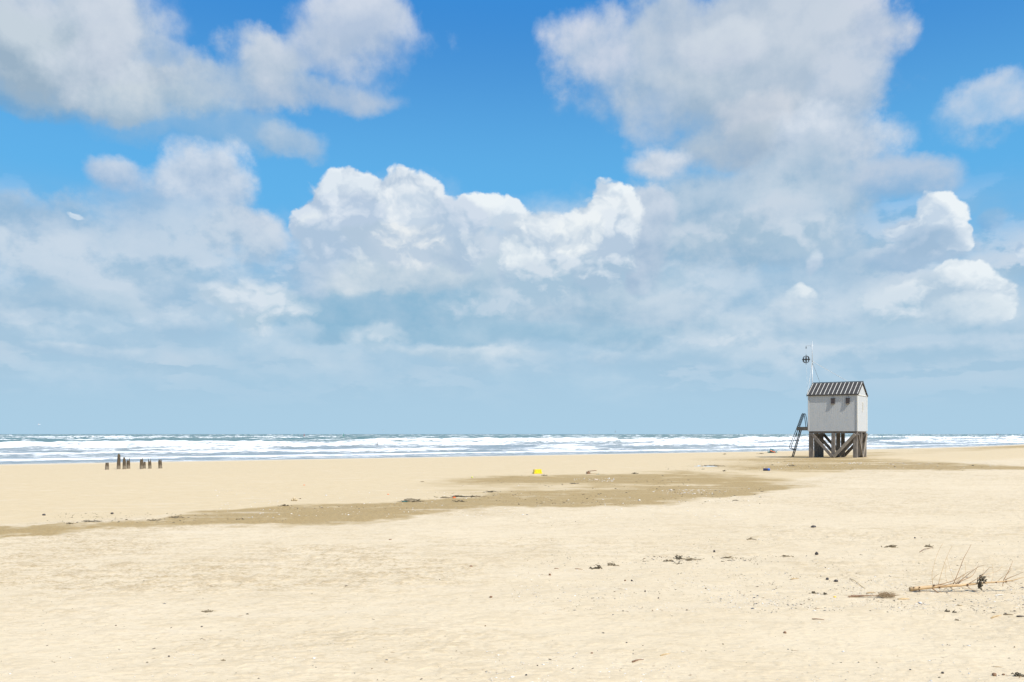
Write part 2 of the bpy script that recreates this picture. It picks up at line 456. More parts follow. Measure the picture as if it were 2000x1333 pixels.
class MB:
    """collects shapes and links them as one mesh object"""
    def __init__(s):
        s.v = []
        s.f = []

    def add(s, vs, fs):
        b = len(s.v)
        s.v += [tuple(q) for q in vs]
        s.f += [tuple(b + i for i in f) for f in fs]
        return s

    def box(s, c, d, rot=None, bev=0.0):
        """bevelled box: centre, full size, rotation matrix"""
        hx, hy, hz = d[0] / 2, d[1] / 2, d[2] / 2
        b = min(bev, hx * .9, hy * .9, hz * .9)
        if b <= 0:
            vs = [(x * hx, y * hy, z * hz) for x in (-1, 1) for y in (-1, 1) for z in (-1, 1)]
            fs = [(0, 1, 3, 2), (4, 6, 7, 5), (0, 4, 5, 1), (2, 3, 7, 6), (0, 2, 6, 4), (1, 5, 7, 3)]
        else:
            vs, idx = [], {}
            for x in (-1, 1):
                for y in (-1, 1):
                    for z in (-1, 1):
                        for ax in range(3):
                            p = [x * (hx - b), y * (hy - b), z * (hz - b)]
                            p[ax] = (x * hx, y * hy, z * hz)[ax]
                            idx[(x, y, z, ax)] = len(vs)
                            vs.append(tuple(p))
            fs = []
            for ax in range(3):
                o1, o2 = [k for k in range(3) if k != ax]
                for sgn in (-1, 1):
                    q = []
                    for a_, b_ in ((-1, -1), (1, -1), (1, 1), (-1, 1)):
                        c_ = [0, 0, 0]
                        c_[ax] = sgn
                        c_[o1] = a_
                        c_[o2] = b_
                        q.append(idx[(c_[0], c_[1], c_[2], ax)])
                    flip = (sgn < 0) ^ (ax == 1)
                    fs.append(tuple(q[::-1] if flip else q))
                    # edge strips
                for a_ in (-1, 1):
                    for b_ in (-1, 1):
                        c0 = [0, 0, 0]
                        c0[o1] = a_
                        c0[o2] = b_
                        l = []
                        for sgn in (-1, 1):
                            c1 = list(c0)
                            c1[ax] = sgn
                            l.append((idx[tuple(c1) + (o1,)], idx[tuple(c1) + (o2,)]))
                        fs.append((l[0][0], l[0][1], l[1][1], l[1][0]))
            for x in (-1, 1):
                for y in (-1, 1):
                    for z in (-1, 1):
                        fs.append((idx[(x, y, z, 0)], idx[(x, y, z, 1)], idx[(x, y, z, 2)]))
        M = rot.to_3x3() if rot is not None else Matrix.Identity(3)
        c = Vector(c)
        return s.add([M @ Vector(p) + c for p in vs], fs)

    def beam(s, a, b, w, h, bev=0.0, up=(0, 0, 1)):
        """rectangular bar from a to b"""
        a, b = Vector(a), Vector(b)
        d = b - a
        zx = d.normalized()
        u = Vector(up)
        if abs(zx.dot(u)) > .98:
            u = Vector((0, 1, 0))
        sx = u.cross(zx).normalized()
        sy = zx.cross(sx)
        M = Matrix((sx, sy, zx)).transposed()
        return s.box((a + b) / 2, (w, h, d.length), M, bev)

    def tube(s, pts, rad, n=6, cap=True):
        pts = [Vector(p) for p in pts]
        m = len(pts)
        rs = rad if isinstance(rad, (list, tuple)) else [rad] * m
        vs, fs = [], []
        ref = Vector((0, 0, 1))
        t0 = (pts[1] - pts[0]).normalized()
        if abs(t0.dot(ref)) > .9:
            ref = Vector((0, 1, 0))
        sx = t0.cross(ref).normalized()
        for i in range(m):
            t = (pts[min(i + 1, m - 1)] - pts[max(i - 1, 0)]).normalized()
            sx = (sx - t * sx.dot(t)).normalized()
            sy = t.cross(sx)
            for k in range(n):
                a = 2 * math.pi * k / n
                vs.append(pts[i] + (sx * math.cos(a) + sy * math.sin(a)) * rs[i])
        for i in range(m - 1):
            for k in range(n):
                k2 = (k + 1) % n
                fs.append((i * n + k, i * n + k2, (i + 1) * n + k2, (i + 1) * n + k))
        if cap:
            fs.append(tuple(range(n))[::-1])
            fs.append(tuple((m - 1) * n + k for k in range(n)))
        return s.add(vs, fs)

    def build(s, name, mat, parent=None, smooth=False, loc=None):
        me = bpy.data.meshes.new(name)
        me.from_pydata(s.v, [], s.f)
        me.update()
        import bmesh
        bm = bmesh.new()
        bm.from_mesh(me)
        bmesh.ops.recalc_face_normals(bm, faces=bm.faces)
        bm.to_mesh(me)
        bm.free()
        if smooth:
            me.polygons.foreach_set('use_smooth', [True] * len(me.polygons))
        for mm in (mat if isinstance(mat, list) else [mat]):
            me.materials.append(mm)
        o = bpy.data.objects.new(name, me)
        COL.objects.link(o)
        if parent:
            o.parent = parent
        if loc is not None:
            o.location = loc
        return o


def grid_mesh(name, X, Y, Z, attrs, mat, wrap=False, keep=None):
    """big sheet from 2-D numpy arrays"""
    nr, nc = X.shape
    co = np.stack([X, Y, Z], -1).reshape(-1, 3).astype(np.float32)
    i = np.arange(nr - 1)[:, None] * nc
    j = np.arange(nc - 1)[None, :]
    a = (i + j).ravel()
    quads = np.stack([a, a + 1, a + nc + 1, a + nc], -1)
    if keep is not None:
        kf = keep[:-1, :-1] | keep[1:, :-1] | keep[:-1, 1:] | keep[1:, 1:]
        quads = quads[kf.ravel()]
    if wrap:
        ii = (np.arange(nr - 1) * nc)
        quads = np.concatenate([quads, np.stack([ii + nc - 1, ii, ii + nc, ii + 2 * nc - 1], -1)])
    if keep is not None:
        used = np.zeros(len(co), bool)
        used[quads.ravel()] = True
        idx = np.cumsum(used) - 1
        quads = idx[quads]
        co = co[used]
    me = bpy.data.meshes.new(name)
    me.vertices.add(len(co))
    me.vertices.foreach_set('co', co.ravel())
    me.loops.add(quads.size)
    me.loops.foreach_set('vertex_index', quads.ravel().astype(np.int32))
    me.polygons.add(len(quads))
    me.polygons.foreach_set('loop_start', (np.arange(len(quads)) * 4).astype(np.int32))
    me.polygons.foreach_set('use_smooth', np.ones(len(quads), bool))
    for k, v in attrs.items():
        at_ = me.attributes.new(k, 'FLOAT', 'POINT')
        vv = v.ravel().astype(np.float32)
        if keep is not None:
            vv = vv[used]
        at_.data.foreach_set('value', vv)
    me.update(calc_edges=True)
    me.materials.append(mat)
    o = bpy.data.objects.new(name, me)
    COL.objects.link(o)
    return o


# ------------------------------------------------------------------ numpy noise
_rs = np.random.RandomState(7)
_tab = _rs.rand(512, 512).astype(np.float32)


def vnoise(x, y, seed=0):
    x = x + seed * 17.31
    y = y + seed * 9.77
    xi = np.floor(x).astype(np.int64)
    yi = np.floor(y).astype(np.int64)
    fx = x - xi
    fy = y - yi
    fx = fx * fx * fx * (fx * (fx * 6 - 15) + 10)
    fy = fy * fy * fy * (fy * (fy * 6 - 15) + 10)
    a = _tab[xi & 511, yi & 511]
    b = _tab[(xi + 1) & 511, yi & 511]
    c = _tab[xi & 511, (yi + 1) & 511]
    d = _tab[(xi + 1) & 511, (yi + 1) & 511]
    return a + (b - a) * fx + (c - a) * fy + (a - b - c + d) * fx * fy


def fbm(x, y, o=4, seed=0, gain=0.5):
    s, a, t = 0, 1.0, 0
    for k in range(o):
        s = s + a * vnoise(x * 2 ** k, y * 2 ** k, seed + k * 3)
        t += a
        a *= gain
    return s / t - 0.5


def sstep(x, a, b):
    t = np.clip((x - a) / (b - a), 0, 1)
    return t * t * (3 - 2 * t)


# ------------------------------------------------------------------ lie of the land
SEA = -0.9
_c, _s = math.cos(math.atan(0.69)), math.sin(math.atan(0.69))


def offshore(x, y):
    """metres beyond the waterline (negative on the beach)"""
    line = 125 + 0.69 * np.minimum(x, 159) + 0.0027 * np.clip(x - 45, 0, 114) ** 2 + 0.9 * np.maximum(x - 159, 0)
    return (y - line) * _c


def ground_z(x, y):
    x = np.asarray(x, float)
    y = np.asarray(y, float)
    n = offshore(x, y)
    t = np.clip(-n / 62.0, 0, 1)
    z = SEA + 0.9 * (1 - (1 - t) ** 1.7)
    z = np.where(n > 0, SEA - 0.03 * n, z)
    z = np.maximum(z, SEA - 6)
    # low swells of drifted sand
    far = sstep(np.hypot(x, y), 6, 40)
    z = z + far * 0.10 * fbm(x * 0.05, y * 0.09, 2, 5) * sstep(-n, 4, 30)
    z = z + 0.035 * fbm(x * 0.45, y * 0.7, 2, 9) * sstep(-n, 8, 30)
    # the low rim of sand in front of the hut, and the scour behind it
    u = (x - 31.3) * 0.93 + (y - 83.6) * 0.2
    w = (y - 77.0) - 0.06 * (x - 31.3)
    z = z + 0.06 * np.exp(-(w / 1.8) ** 2) * sstep(x, 22, 27) * (1 - sstep(x, 48, 60))
    return z


def at(px, py):
    """ground point seen at a pixel of the 2000 px wide photograph"""
    dx_ = (px - 1000) / FPX
    dz_ = (HZ - py) / FPX
    y = EYE / -dz_
    lo, hi = y * 0.6, y * 2.2
    ys = np.linspace(lo, hi, 900)
    d = EYE + ys * dz_ - ground_z(dx_ * ys, ys)
    k = int(np.argmax(d < 0))
    if d[k] >= 0:
        k = len(ys) - 1
    y = ys[k]
    return Vector((dx_ * y, y, float(ground_z(dx_ * y, y))))


# ------------------------------------------------------------------ materials
def new_mat(name):
    m_ = bpy.data.materials.new(name)
    m_.use_nodes = True
    t = m_.node_tree
    for nd in list(t.nodes):
        if nd.type != 'OUTPUT_MATERIAL':
            t.nodes.remove(nd)
    T = NT(t)
    bs = T.n('ShaderNodeBsdfPrincipled')
    out = [nd for nd in t.nodes if nd.type == 'OUTPUT_MATERIAL'][0]
    t.links.new(bs.outputs[0], out.inputs[0])
    return m_, T, bs


def attr(T, name):
    nd = T.n('ShaderNodeAttribute', attribute_name=name)
    return nd.outputs['Fac']


def bump(T, bs, h, dist, strength=1.0):
    nd = T.n('ShaderNodeBump')
    nd.inputs['Strength'].default_value = strength
    nd.inputs['Distance'].default_value = dist
    T.put(nd.inputs['Height'], h)
    T.put(bs.inputs['Normal'], nd.outputs[0])


def simple_mat(name, c1, c2, scale=6, rough=0.7, bumpd=0.0, stretch=(1, 1, 1), metal=0.0, detail=4):
    m_, T, bs = new_mat(name)
    tc = T.n('ShaderNodeTexCoord').outputs['Object']
    v_ = T.v('MULTIPLY', tc, stretch)
    nz = T.noise(v_, scale, detail, 0.6)
    T.put(bs.inputs['Base Color'], T.mix(T.rng(nz, 0.3, 0.7), c1, c2))
    bs.inputs['Roughness'].default_value = rough
    bs.inputs['Metallic'].default_value = metal
    if bumpd:
        bump(T, bs, nz, bumpd)
    return m_


def sand_mat():
    m_, T, bs = new_mat('sand')
    pos = T.n('ShaderNodeNewGeometry').outputs['Position']
    x, y, z = T.sep(pos)
    p2 = T.comb(x, y, 0.0)
    wet = attr(T, 'wet')
    damp = attr(T, 'damp')
    rough = attr(T, 'rough')
    mouth = attr(T, 'swash')
    n_big = T.noise(p2, 0.35, 4, 0.55)
    n_mid = T.noise(T.v('MULTIPLY', p2, (0.8, 1.5, 1)), 2.4, 5, 0.65)
    n_fine = T.noise(T.v('MULTIPLY', p2, (0.75, 1.2, 1)), 16.0, 6, 0.7)
    n_grain = T.noise(p2, 120.0, 3, 0.7)
    dry = T.mix(T.rng(n_big, 0.3, 0.7), (0.585, 0.478, 0.325), (0.62, 0.512, 0.355))
    # rougher, browner crumbs of sand
    crumbs = T.rng(T.m('ADD', T.m('MULTIPLY', n_fine, 0.62), T.m('MULTIPLY', n_mid, 0.38)), 0.46, 0.62)
    dry = T.mix(T.m('MULTIPLY', crumbs, T.m('MULTIPLY_ADD', rough, 0.85, 0.12)), dry, (0.36, 0.27, 0.155))
    dry = T.mix(T.m('MULTIPLY', attr(T, 'crumb'), 0.42), dry, (0.40, 0.295, 0.165))
    dcol = T.mix(T.rng(n_mid, 0.3, 0.7), (0.53, 0.415, 0.255), (0.575, 0.460, 0.295))
    dn = T.m('ADD', damp, T.m('MULTIPLY', T.m('SUBTRACT', n_mid, 0.5), 0.5))
    c = T.mix(T.rng(dn, 0.25, 0.75), dry, dcol)
    # ochre moist band
    wcol = T.mix(T.rng(n_fine, 0.32, 0.68), (0.245, 0.165, 0.063), (0.410, 0.290, 0.125))
    wn = T.m('ADD', wet, T.m('MULTIPLY', T.m('ADD', T.m('SUBTRACT', n_mid, 0.5), T.m('MULTIPLY', T.m('SUBTRACT', n_fine, 0.5), 0.8)), 0.55))
    wn = T.m('MULTIPLY', wn, T.rng(wet, 0.02, 0.2))
    c = T.mix(T.m('MULTIPLY', T.rng(wn, 0.05, 0.70), 0.9), c, wcol)
    # pale wind-blown streaks
    st = T.noise(T.v('MULTIPLY', p2, (0.35, 1.4, 1)), 0.9, 5, 0.6)
    c = T.mix(T.m('MULTIPLY', T.rng(st, 0.55, 0.72), 0.45), c, (0.62, 0.52, 0.38))
    c = T.mix(T.m('MULTIPLY', attr(T, 'pale'), 0.6), c, (0.60, 0.52, 0.40))
    # sheen of water where the last wave ran back
    c = T.mix(mouth, c, (0.50, 0.47, 0.40))
    # grain
    c = T.mix(0.5, c, T.mix(T.rng(n_grain, 0.3, 0.7), (0.86, 0.85, 0.84), (1.14, 1.14, 1.13)), 'MULTIPLY')
    T.put(bs.inputs['Base Color'], c)
    T.put(bs.inputs['Roughness'], T.m('MULTIPLY_ADD', mouth, -0.5, T.m('MULTIPLY_ADD', wet, -0.25, 0.95)))
    bs.inputs['Specular IOR Level'].default_value = 0.15
    h = T.m('ADD', T.m('MULTIPLY', n_fine, 0.7), T.m('MULTIPLY', n_mid, 0.8))
    rip = T.n('ShaderNodeTexWave', wave_type='BANDS', bands_direction='DIAGONAL')
    T.put(rip.inputs['Vector'], T.v('MULTIPLY', p2, (0.5, 1.3, 0)))
    rip.inputs['Scale'].default_value = 3.2
    rip.inputs['Distortion'].default_value = 9
    rip.inputs['Detail'].default_value = 3
    h = T.m('MULTIPLY_ADD', rip.outputs['Fac'], 0.12, h)
    bump(T, bs, h, 0.022, 0.7)
    return m_


def ground():
    nc = 900
    th = np.radians(43)
    A = np.concatenate([np.linspace(-180, -48, 26)[:-1], np.linspace(-48, -36.5, 24)[:-1],
                        np.degrees(np.arctan(np.linspace(math.tan(R(-36.5)), math.tan(R(36.5)), nc)))[:-1],
                        np.linspace(36.5, 48, 24)[:-1], np.linspace(48, 180, 26)[:-1]])
    inv = np.linspace(1 / 5.5, 1 / 60, 620)
    r = np.concatenate([[0.05, 1, 2, 3, 4, 4.8], 1 / inv, np.arange(60.5, 130, 0.6), np.arange(130, 300, 2.0), np.geomspace(305, 9000, 24)])
    Rr, Aa = np.meshgrid(r, np.radians(A), indexing='ij')
    X = Rr * np.sin(Aa)
    Y = Rr * np.cos(Aa)
    # keep the rings straight across the view so that they follow the shore lines
    Z = ground_z(X, Y)
    n = offshore(X, Y)
    near = 1 - sstep(Rr, 25, 60)
    lumps = 0.35 * fbm(X * 1.6, Y * 2.6, 3, 211, 0.6) + 0.75 * fbm(X * 7.5, Y * 11.0, 3, 215, 0.65)
    # trampled, wind-pocked surface close by
    Z = Z + near * (0.012 * fbm(X * 3.0, Y * 4.0, 3, 21) + 0.006 * np.abs(fbm(X * 11, Y * 13, 2, 25)))
    # band outlines, surveyed as distances along rays; stored on the sand itself
    yy = np.maximum(Y, 1.0)
    U = X / yy * FPX + 1000
    V = HZ + (EYE - np.minimum(ground_z(X, Y), 0.3)) / yy * FPX
    U = U + 60 * fbm(X * 0.05, Y * 0.05, 3, 31)
    Vn = V + (V - HZ) * (0.045 * fbm(X * 0.25, Y * 0.12, 4, 33) + 0.10 * fbm(X * 0.9, Y * 0.9, 4, 35, 0.65))

    def strip(pts):
        px_ = [p[0] for p in pts]
        top = np.interp(U, px_, [p[1] for p in pts])
        bot = np.interp(U, px_, [p[2] for p in pts])
        amt = np.interp(U, px_, [p[3] for p in pts])
        h_ = np.maximum((bot - top) * 0.30, 1.2)
        return sstep(Vn, top - h_ * 0.5, top + h_ * 0.8) * (1 - sstep(Vn, bot - h_ * 1.2, bot + h_ * 0.9)) * amt

    wet = strip([(-200, 1036, 1062, 1), (0, 1030, 1052, .7), (150, 1022, 1040, .5), (300, 1010, 1030, .5), (420, 995, 1026, .7), (500, 990, 1028, .95),
                 (650, 985, 1026, 1), (760, 982, 1014, 1), (900, 972, 996, .9), (1000, 960, 990, .85), (1120, 950, 990, .9), (1250, 948, 985, .9),
                 (1400, 946, 972, .95), (1480, 944, 962, .8), (1560, 944, 954, .3), (1620, 944, 950, 0)])
    wet = np.maximum(wet, strip([(620, 962, 985, 0), (800, 938, 962, .15), (950, 930, 968, .55), (1060, 928, 965, .7), (1200, 923, 965, .75), (1330, 920, 962, .75), (1450, 925, 955, .6), (1560, 935, 950, .2), (1700, 935, 950, 0)]))
    wet = np.maximum(wet, strip([(1300, 893, 915, 0), (1420, 893, 920, .35), (1500, 893, 922, .6), (1600, 893, 922, .75), (1750, 896, 921, .85),
                                 (1850, 902, 921, .85), (1930, 908, 919, .8), (2050, 912, 917, .6)]))
    wet = np.maximum(wet, strip([(1500, 886, 897, .0), (1560, 886, 897, .55), (1700, 884, 895, .55), (1760, 882, 892, .25), (1850, 875, 884, .3), (2000, 869, 876, .55), (2300, 860, 866, .6)]))
    wet = wet * (Y > 5)
    mott = np.clip(0.92 + 2.0 * fbm(X * 0.10, Y * 0.28, 4, 41), 0.38, 1.15)
    wet = wet * mott
    # smooth damp beach seaward of the band
    edge = np.interp(U, [-200, 0, 500, 800, 1000, 1500, 1700, 2000], [1040, 1030, 1000, 985, 970, 948, 918, 900])
    damp = (1 - sstep(Vn, edge - 16, edge + 6)) * np.where(Y > 5, 1, 0)
    pale = sstep(n, -26, -6)
    damp = damp * (1 - 0.75 * pale)
    rough = (1 - damp) * (0.30 + 0.9 * sstep(fbm(X * 0.22, Y * 0.35, 3, 47), -0.12, 0.2))
    rough = rough * np.interp(U, [0, 700, 1100, 2000], [1.0, 0.85, 0.45, 0.4]) * (1 - 0.75 * sstep(V, 1180, 1300))
    rough = np.clip(rough, 0, 1)
    crumb = np.clip((lumps - 0.015) * 9, 0, 1) * (0.25 + 0.75 * rough) * (1 - damp)
    Z = Z + 0.016 * crumb * (1 - sstep(Rr, 40, 80))
    wet = np.clip(wet * (1 + 1.6 * fbm(X * 0.9, Y * 1.2, 4, 221, 0.65)), 0, 1)
    swash = sstep(n + 2.5 * fbm(X * 0.06, Y * 0.06, 3, 51), -4.0, -0.5)
    o = grid_mesh('sand_beach', X, Y, Z, dict(wet=wet, damp=damp, rough=rough, swash=swash, crumb=crumb, pale=sstep(n, -17, -8) * (Y > 5)), sand_mat(), wrap=True)
    tag(o, 'pale dry sand beach with a darker moist ochre band across it', 'beach', kind='structure')
    return o


def sea_mat():
    m_, T, bs = new_mat('sea_water')
    pos = T.n('ShaderNodeNewGeometry').outputs['Position']
    x, y, z = T.sep(pos)
    a = math.atan(0.69)
    u = T.m('ADD', T.m('MULTIPLY', x, math.cos(a)), T.m('MULTIPLY', y, math.sin(a)))
    w = T.m('SUBTRACT', T.m('MULTIPLY', y, math.cos(a)), T.m('MULTIPLY', x, math.sin(a)))
    p = T.comb(u, w, T.m('MULTIPLY', z, 3.0))
    foam = attr(T, 'foam')
    shal = attr(T, 'shallow')
    n1 = T.noise(T.v('MULTIPLY', p, (0.5, 1.2, 1)), 1.0, 8, 0.70)
    n2 = T.noise(T.v('MULTIPLY', p, (0.12, 0.30, 1)), 1.0, 4, 0.6)
    n3 = T.noise(T.v('MULTIPLY', p, (0.06, 0.5, 0.3)), 1.0, 3, 0.6)
    f = T.m('ADD', foam, T.m('MULTIPLY', T.m('SUBTRACT', n1, 0.5), 2.3))
    f = T.m('MULTIPLY_ADD', T.m('SUBTRACT', n3, 0.5), 1.3, f)
    f = T.m('MULTIPLY', T.rng(f, 0.40, 0.75), T.rng(foam, 0.02, 0.12))
    water = T.mix(shal, (0.095, 0.165, 0.150), (0.235, 0.275, 0.285))
    water = T.mix(T.m('MULTIPLY', T.rng(n2, 0.45, 0.7), T.m('MULTIPLY', shal, 0.5)), water, (0.12, 0.125, 0.075))
    T.put(bs.inputs['Base Color'], T.mix(f, water, (0.74, 0.745, 0.73)))
    T.put(bs.inputs['Roughness'], T.m('MULTIPLY_ADD', f, 0.55, 0.32))
    bs.inputs['IOR'].default_value = 1.33
    T.put(bs.inputs['Specular IOR Level'], T.m('MULTIPLY_ADD', f, -0.42, 0.5))
    h = T.m('ADD', T.m('MULTIPLY', n1, 0.6), T.m('MULTIPLY', f, 0.25))
    bump(T, bs, h, 0.35, 0.8)
    return m_


def sea():
    y = np.concatenate([np.arange(62, 200, 0.9), np.arange(200, 420, 1.5), np.arange(420, 800, 3.0), np.geomspace(805, 12000, 60)])
    tx = np.concatenate([np.linspace(-1.6, -0.66, 60)[:-1], np.linspace(-0.66, 0.66, 900)[:-1], np.linspace(0.66, 1.6, 60)])
    Y, Tx = np.meshgrid(y, tx, indexing='ij')
    X = Y * Tx
    n = offshore(X, Y)
    a = math.atan(0.69)
    t = X * math.cos(a) + Y * math.sin(a)
    # crest lines of the breakers: offshore distance, height, face width
    lines = [(5, .06, .8, .8, 3), (14, .26, 3.4, 1.3, 5), (27, .30, 2.2, .8, 6), (40, .42, 3.0, 1.0, 7), (62, .65, 3.6, .95, 9), (92, .95, 4.4, .95, 12),
             (128, 1.2, 5.0, 1.0, 15), (172, 1.4, 6.0, 1.0, 20), (235, 1.25, 7.0, .75, 26), (330, 1.2, 8.0, .45, 34)]
    h = np.zeros_like(n)
    foam = np.zeros_like(n)
    for i, (d, hh, wd, fo, wob) in enumerate(lines):
        c = d + wob * 2.2 * fbm(t * 0.012, n * 0 + i * 3.1, 3, 60 + i) + wob * 0.25 * fbm(t * 0.12, n * 0.02, 2, 80 + i)
        gate = sstep(fbm(t * (0.022 if d < 100 else 0.010), n * 0 + i * 5.3, 3, 90 + i), -0.14, 0.10)
        if d == 14:
            gate = np.maximum(gate, .65)
        q = (n - c) / wd
        ridge = np.where(q < 0, np.exp(-(q / 0.7) ** 2), np.exp(-(q / 1.9) ** 2))
        lump = 1 + 0.7 * fbm(t * 0.25, n * 0.1, 3, 100 + i)
        h = np.maximum(h, hh * ridge * (0.35 + 0.75 * gate) * lump)
        # white crest, and the carpet of foam it leaves to landward
        fc = np.where(q < 0, np.exp(-(q / 1.1) ** 2), np.exp(-(q / 0.8) ** 2)) * (0.12 + 0.85 * gate)
        trail = np.exp(-np.clip(-q, 0, 99) / 3.0) * (q < 0) * (0.18 + 0.34 * gate)
        foam = np.maximum(foam, fo * np.clip(np.maximum(fc, trail), 0, 1))
    shore = sstep(n, -1, 14)
    chop = 0.22 * fbm(t * 0.10, n * 0.28, 4, 120) + 0.10 * fbm(t * 0.5, n * 0.8, 2, 130)
    big = 1.6 * sstep(n, 150, 500) * fbm(t * 0.012, n * 0.045, 4, 140)
    z = h + (chop * sstep(n, 5, 80) + big) * shore
    caps = sstep(z - h, 0.20, 0.42) * sstep(n, 200, 420) * 0.75
    caps = caps * sstep(fbm(t * 0.03, n * 0.05, 3, 150), 0.0, 0.15)
    foam = np.maximum(foam, caps)
    fl_ = sstep(fbm(t * 0.05, n * 0.10, 3, 155, 0.6), 0.17, 0.24) * sstep(n, 180, 320) * (1 - sstep(n, 2500, 5000))
    foam = np.maximum(foam, 0.8 * fl_)
    z = z + 0.9 * fl_ * sstep(n, 250, 600)
    # wash: lacy foam up the sand edge
    wash = 0.55 * np.exp(-((n - 2.0) / 2.6) ** 2)
    foam = np.maximum(foam, wash)
    foam = np.maximum(foam, (0.31 + 0.5 * fbm(t * 0.03, n * 0.1, 3, 160)) * (1 - sstep(n, 120, 240)) * sstep(n, 8, 16))
    shallow = 1 - sstep(n, 90, 210)
    Z = SEA + 0.012 + z
    o = grid_mesh('sea', X, Y, Z, dict(foam=foam, shallow=shallow), sea_mat(), keep=n > -6)
    tag(o, 'grey green sea with long rows of white breakers', 'sea', kind='structure')
    return o


ground()
sea()

# ------------------------------------------------------------------ materials of the things
def wood_mat(name, dark, light, scale=3.0, along=(8, 8, 1), bumpd=0.008, rough=0.85):
    m_, T, bs = new_mat(name)
    tc = T.n('ShaderNodeTexCoord').outputs['Object']
    v_ = T.v('MULTIPLY', tc, along)
    g = T.noise(v_, scale, 6, 0.65)
    b = T.noise(tc, 1.3, 3, 0.5)
    c = T.mix(T.rng(g, 0.3, 0.7), dark, light)
    c = T.mix(T.m('MULTIPLY', T.rng(b, 0.4, 0.7), 0.5), c, tuple(v * 0.62 for v in dark))
    T.put(bs.inputs['Base Color'], c)
    bs.inputs['Roughness'].default_value = rough
    bump(T, bs, g, bumpd)
    return m_


M_POST = wood_mat('weathered_timber', (0.115, 0.098, 0.082), (0.27, 0.235, 0.200))
M_PALE = wood_mat('pale_timber', (0.20, 0.17, 0.135), (0.36, 0.31, 0.25))
M_DECK = wood_mat('deck_timber', (0.13, 0.115, 0.09), (0.26, 0.23, 0.185), along=(1, 8, 8))
M_BOARD = simple_mat('grey_white_paint', (0.445, 0.46, 0.465), (0.47, 0.482, 0.485), 1.5, 0.55, 0.002, (3, 3, .6))
M_TRIM = simple_mat('white_paint', (0.62, 0.60, 0.54), (0.72, 0.70, 0.64), 4, 0.5)
M_ROOF = simple_mat('dark_roof_board', (0.026, 0.023, 0.021), (0.048, 0.042, 0.038), 2.5, 0.75, 0.003, (1, 1, 1))
M_BATTEN = simple_mat('roof_batten_paint', (0.50, 0.47, 0.41), (0.72, 0.70, 0.64), 6, 0.6)
M_BLACK = simple_mat('black_iron', (0.012, 0.013, 0.015), (0.03, 0.03, 0.032), 9, 0.5)
M_BOX = simple_mat('brown_black_wood', (0.035, 0.028, 0.030), (0.060, 0.048, 0.046), 6, 0.7)
M_MAST = simple_mat('galvanised_metal', (0.42, 0.44, 0.46), (0.55, 0.56, 0.56), 5, 0.45, metal=0.3)
M_ROPE = simple_mat('pale_rope', (0.50, 0.48, 0.44), (0.62, 0.60, 0.56), 20, 0.8)
M_WIRE = simple_mat('dark_wire', (0.16, 0.17, 0.18), (0.22, 0.23, 0.24), 20, 0.5)


def glass_mat():
    m_, T, bs = new_mat('window_glass')
    bs.inputs['Base Color'].default_value = (0.10, 0.12, 0.12, 1)
    bs.inputs['Roughness'].default_value = 0.08
    bs.inputs['Specular IOR Level'].default_value = 0.8
    return m_


M_GLASS = glass_mat()

HL, HW = 4.42, 4.30      # hut length and depth
FLOOR, EAVE, RIDGE = 2.46, 5.86, 7.06


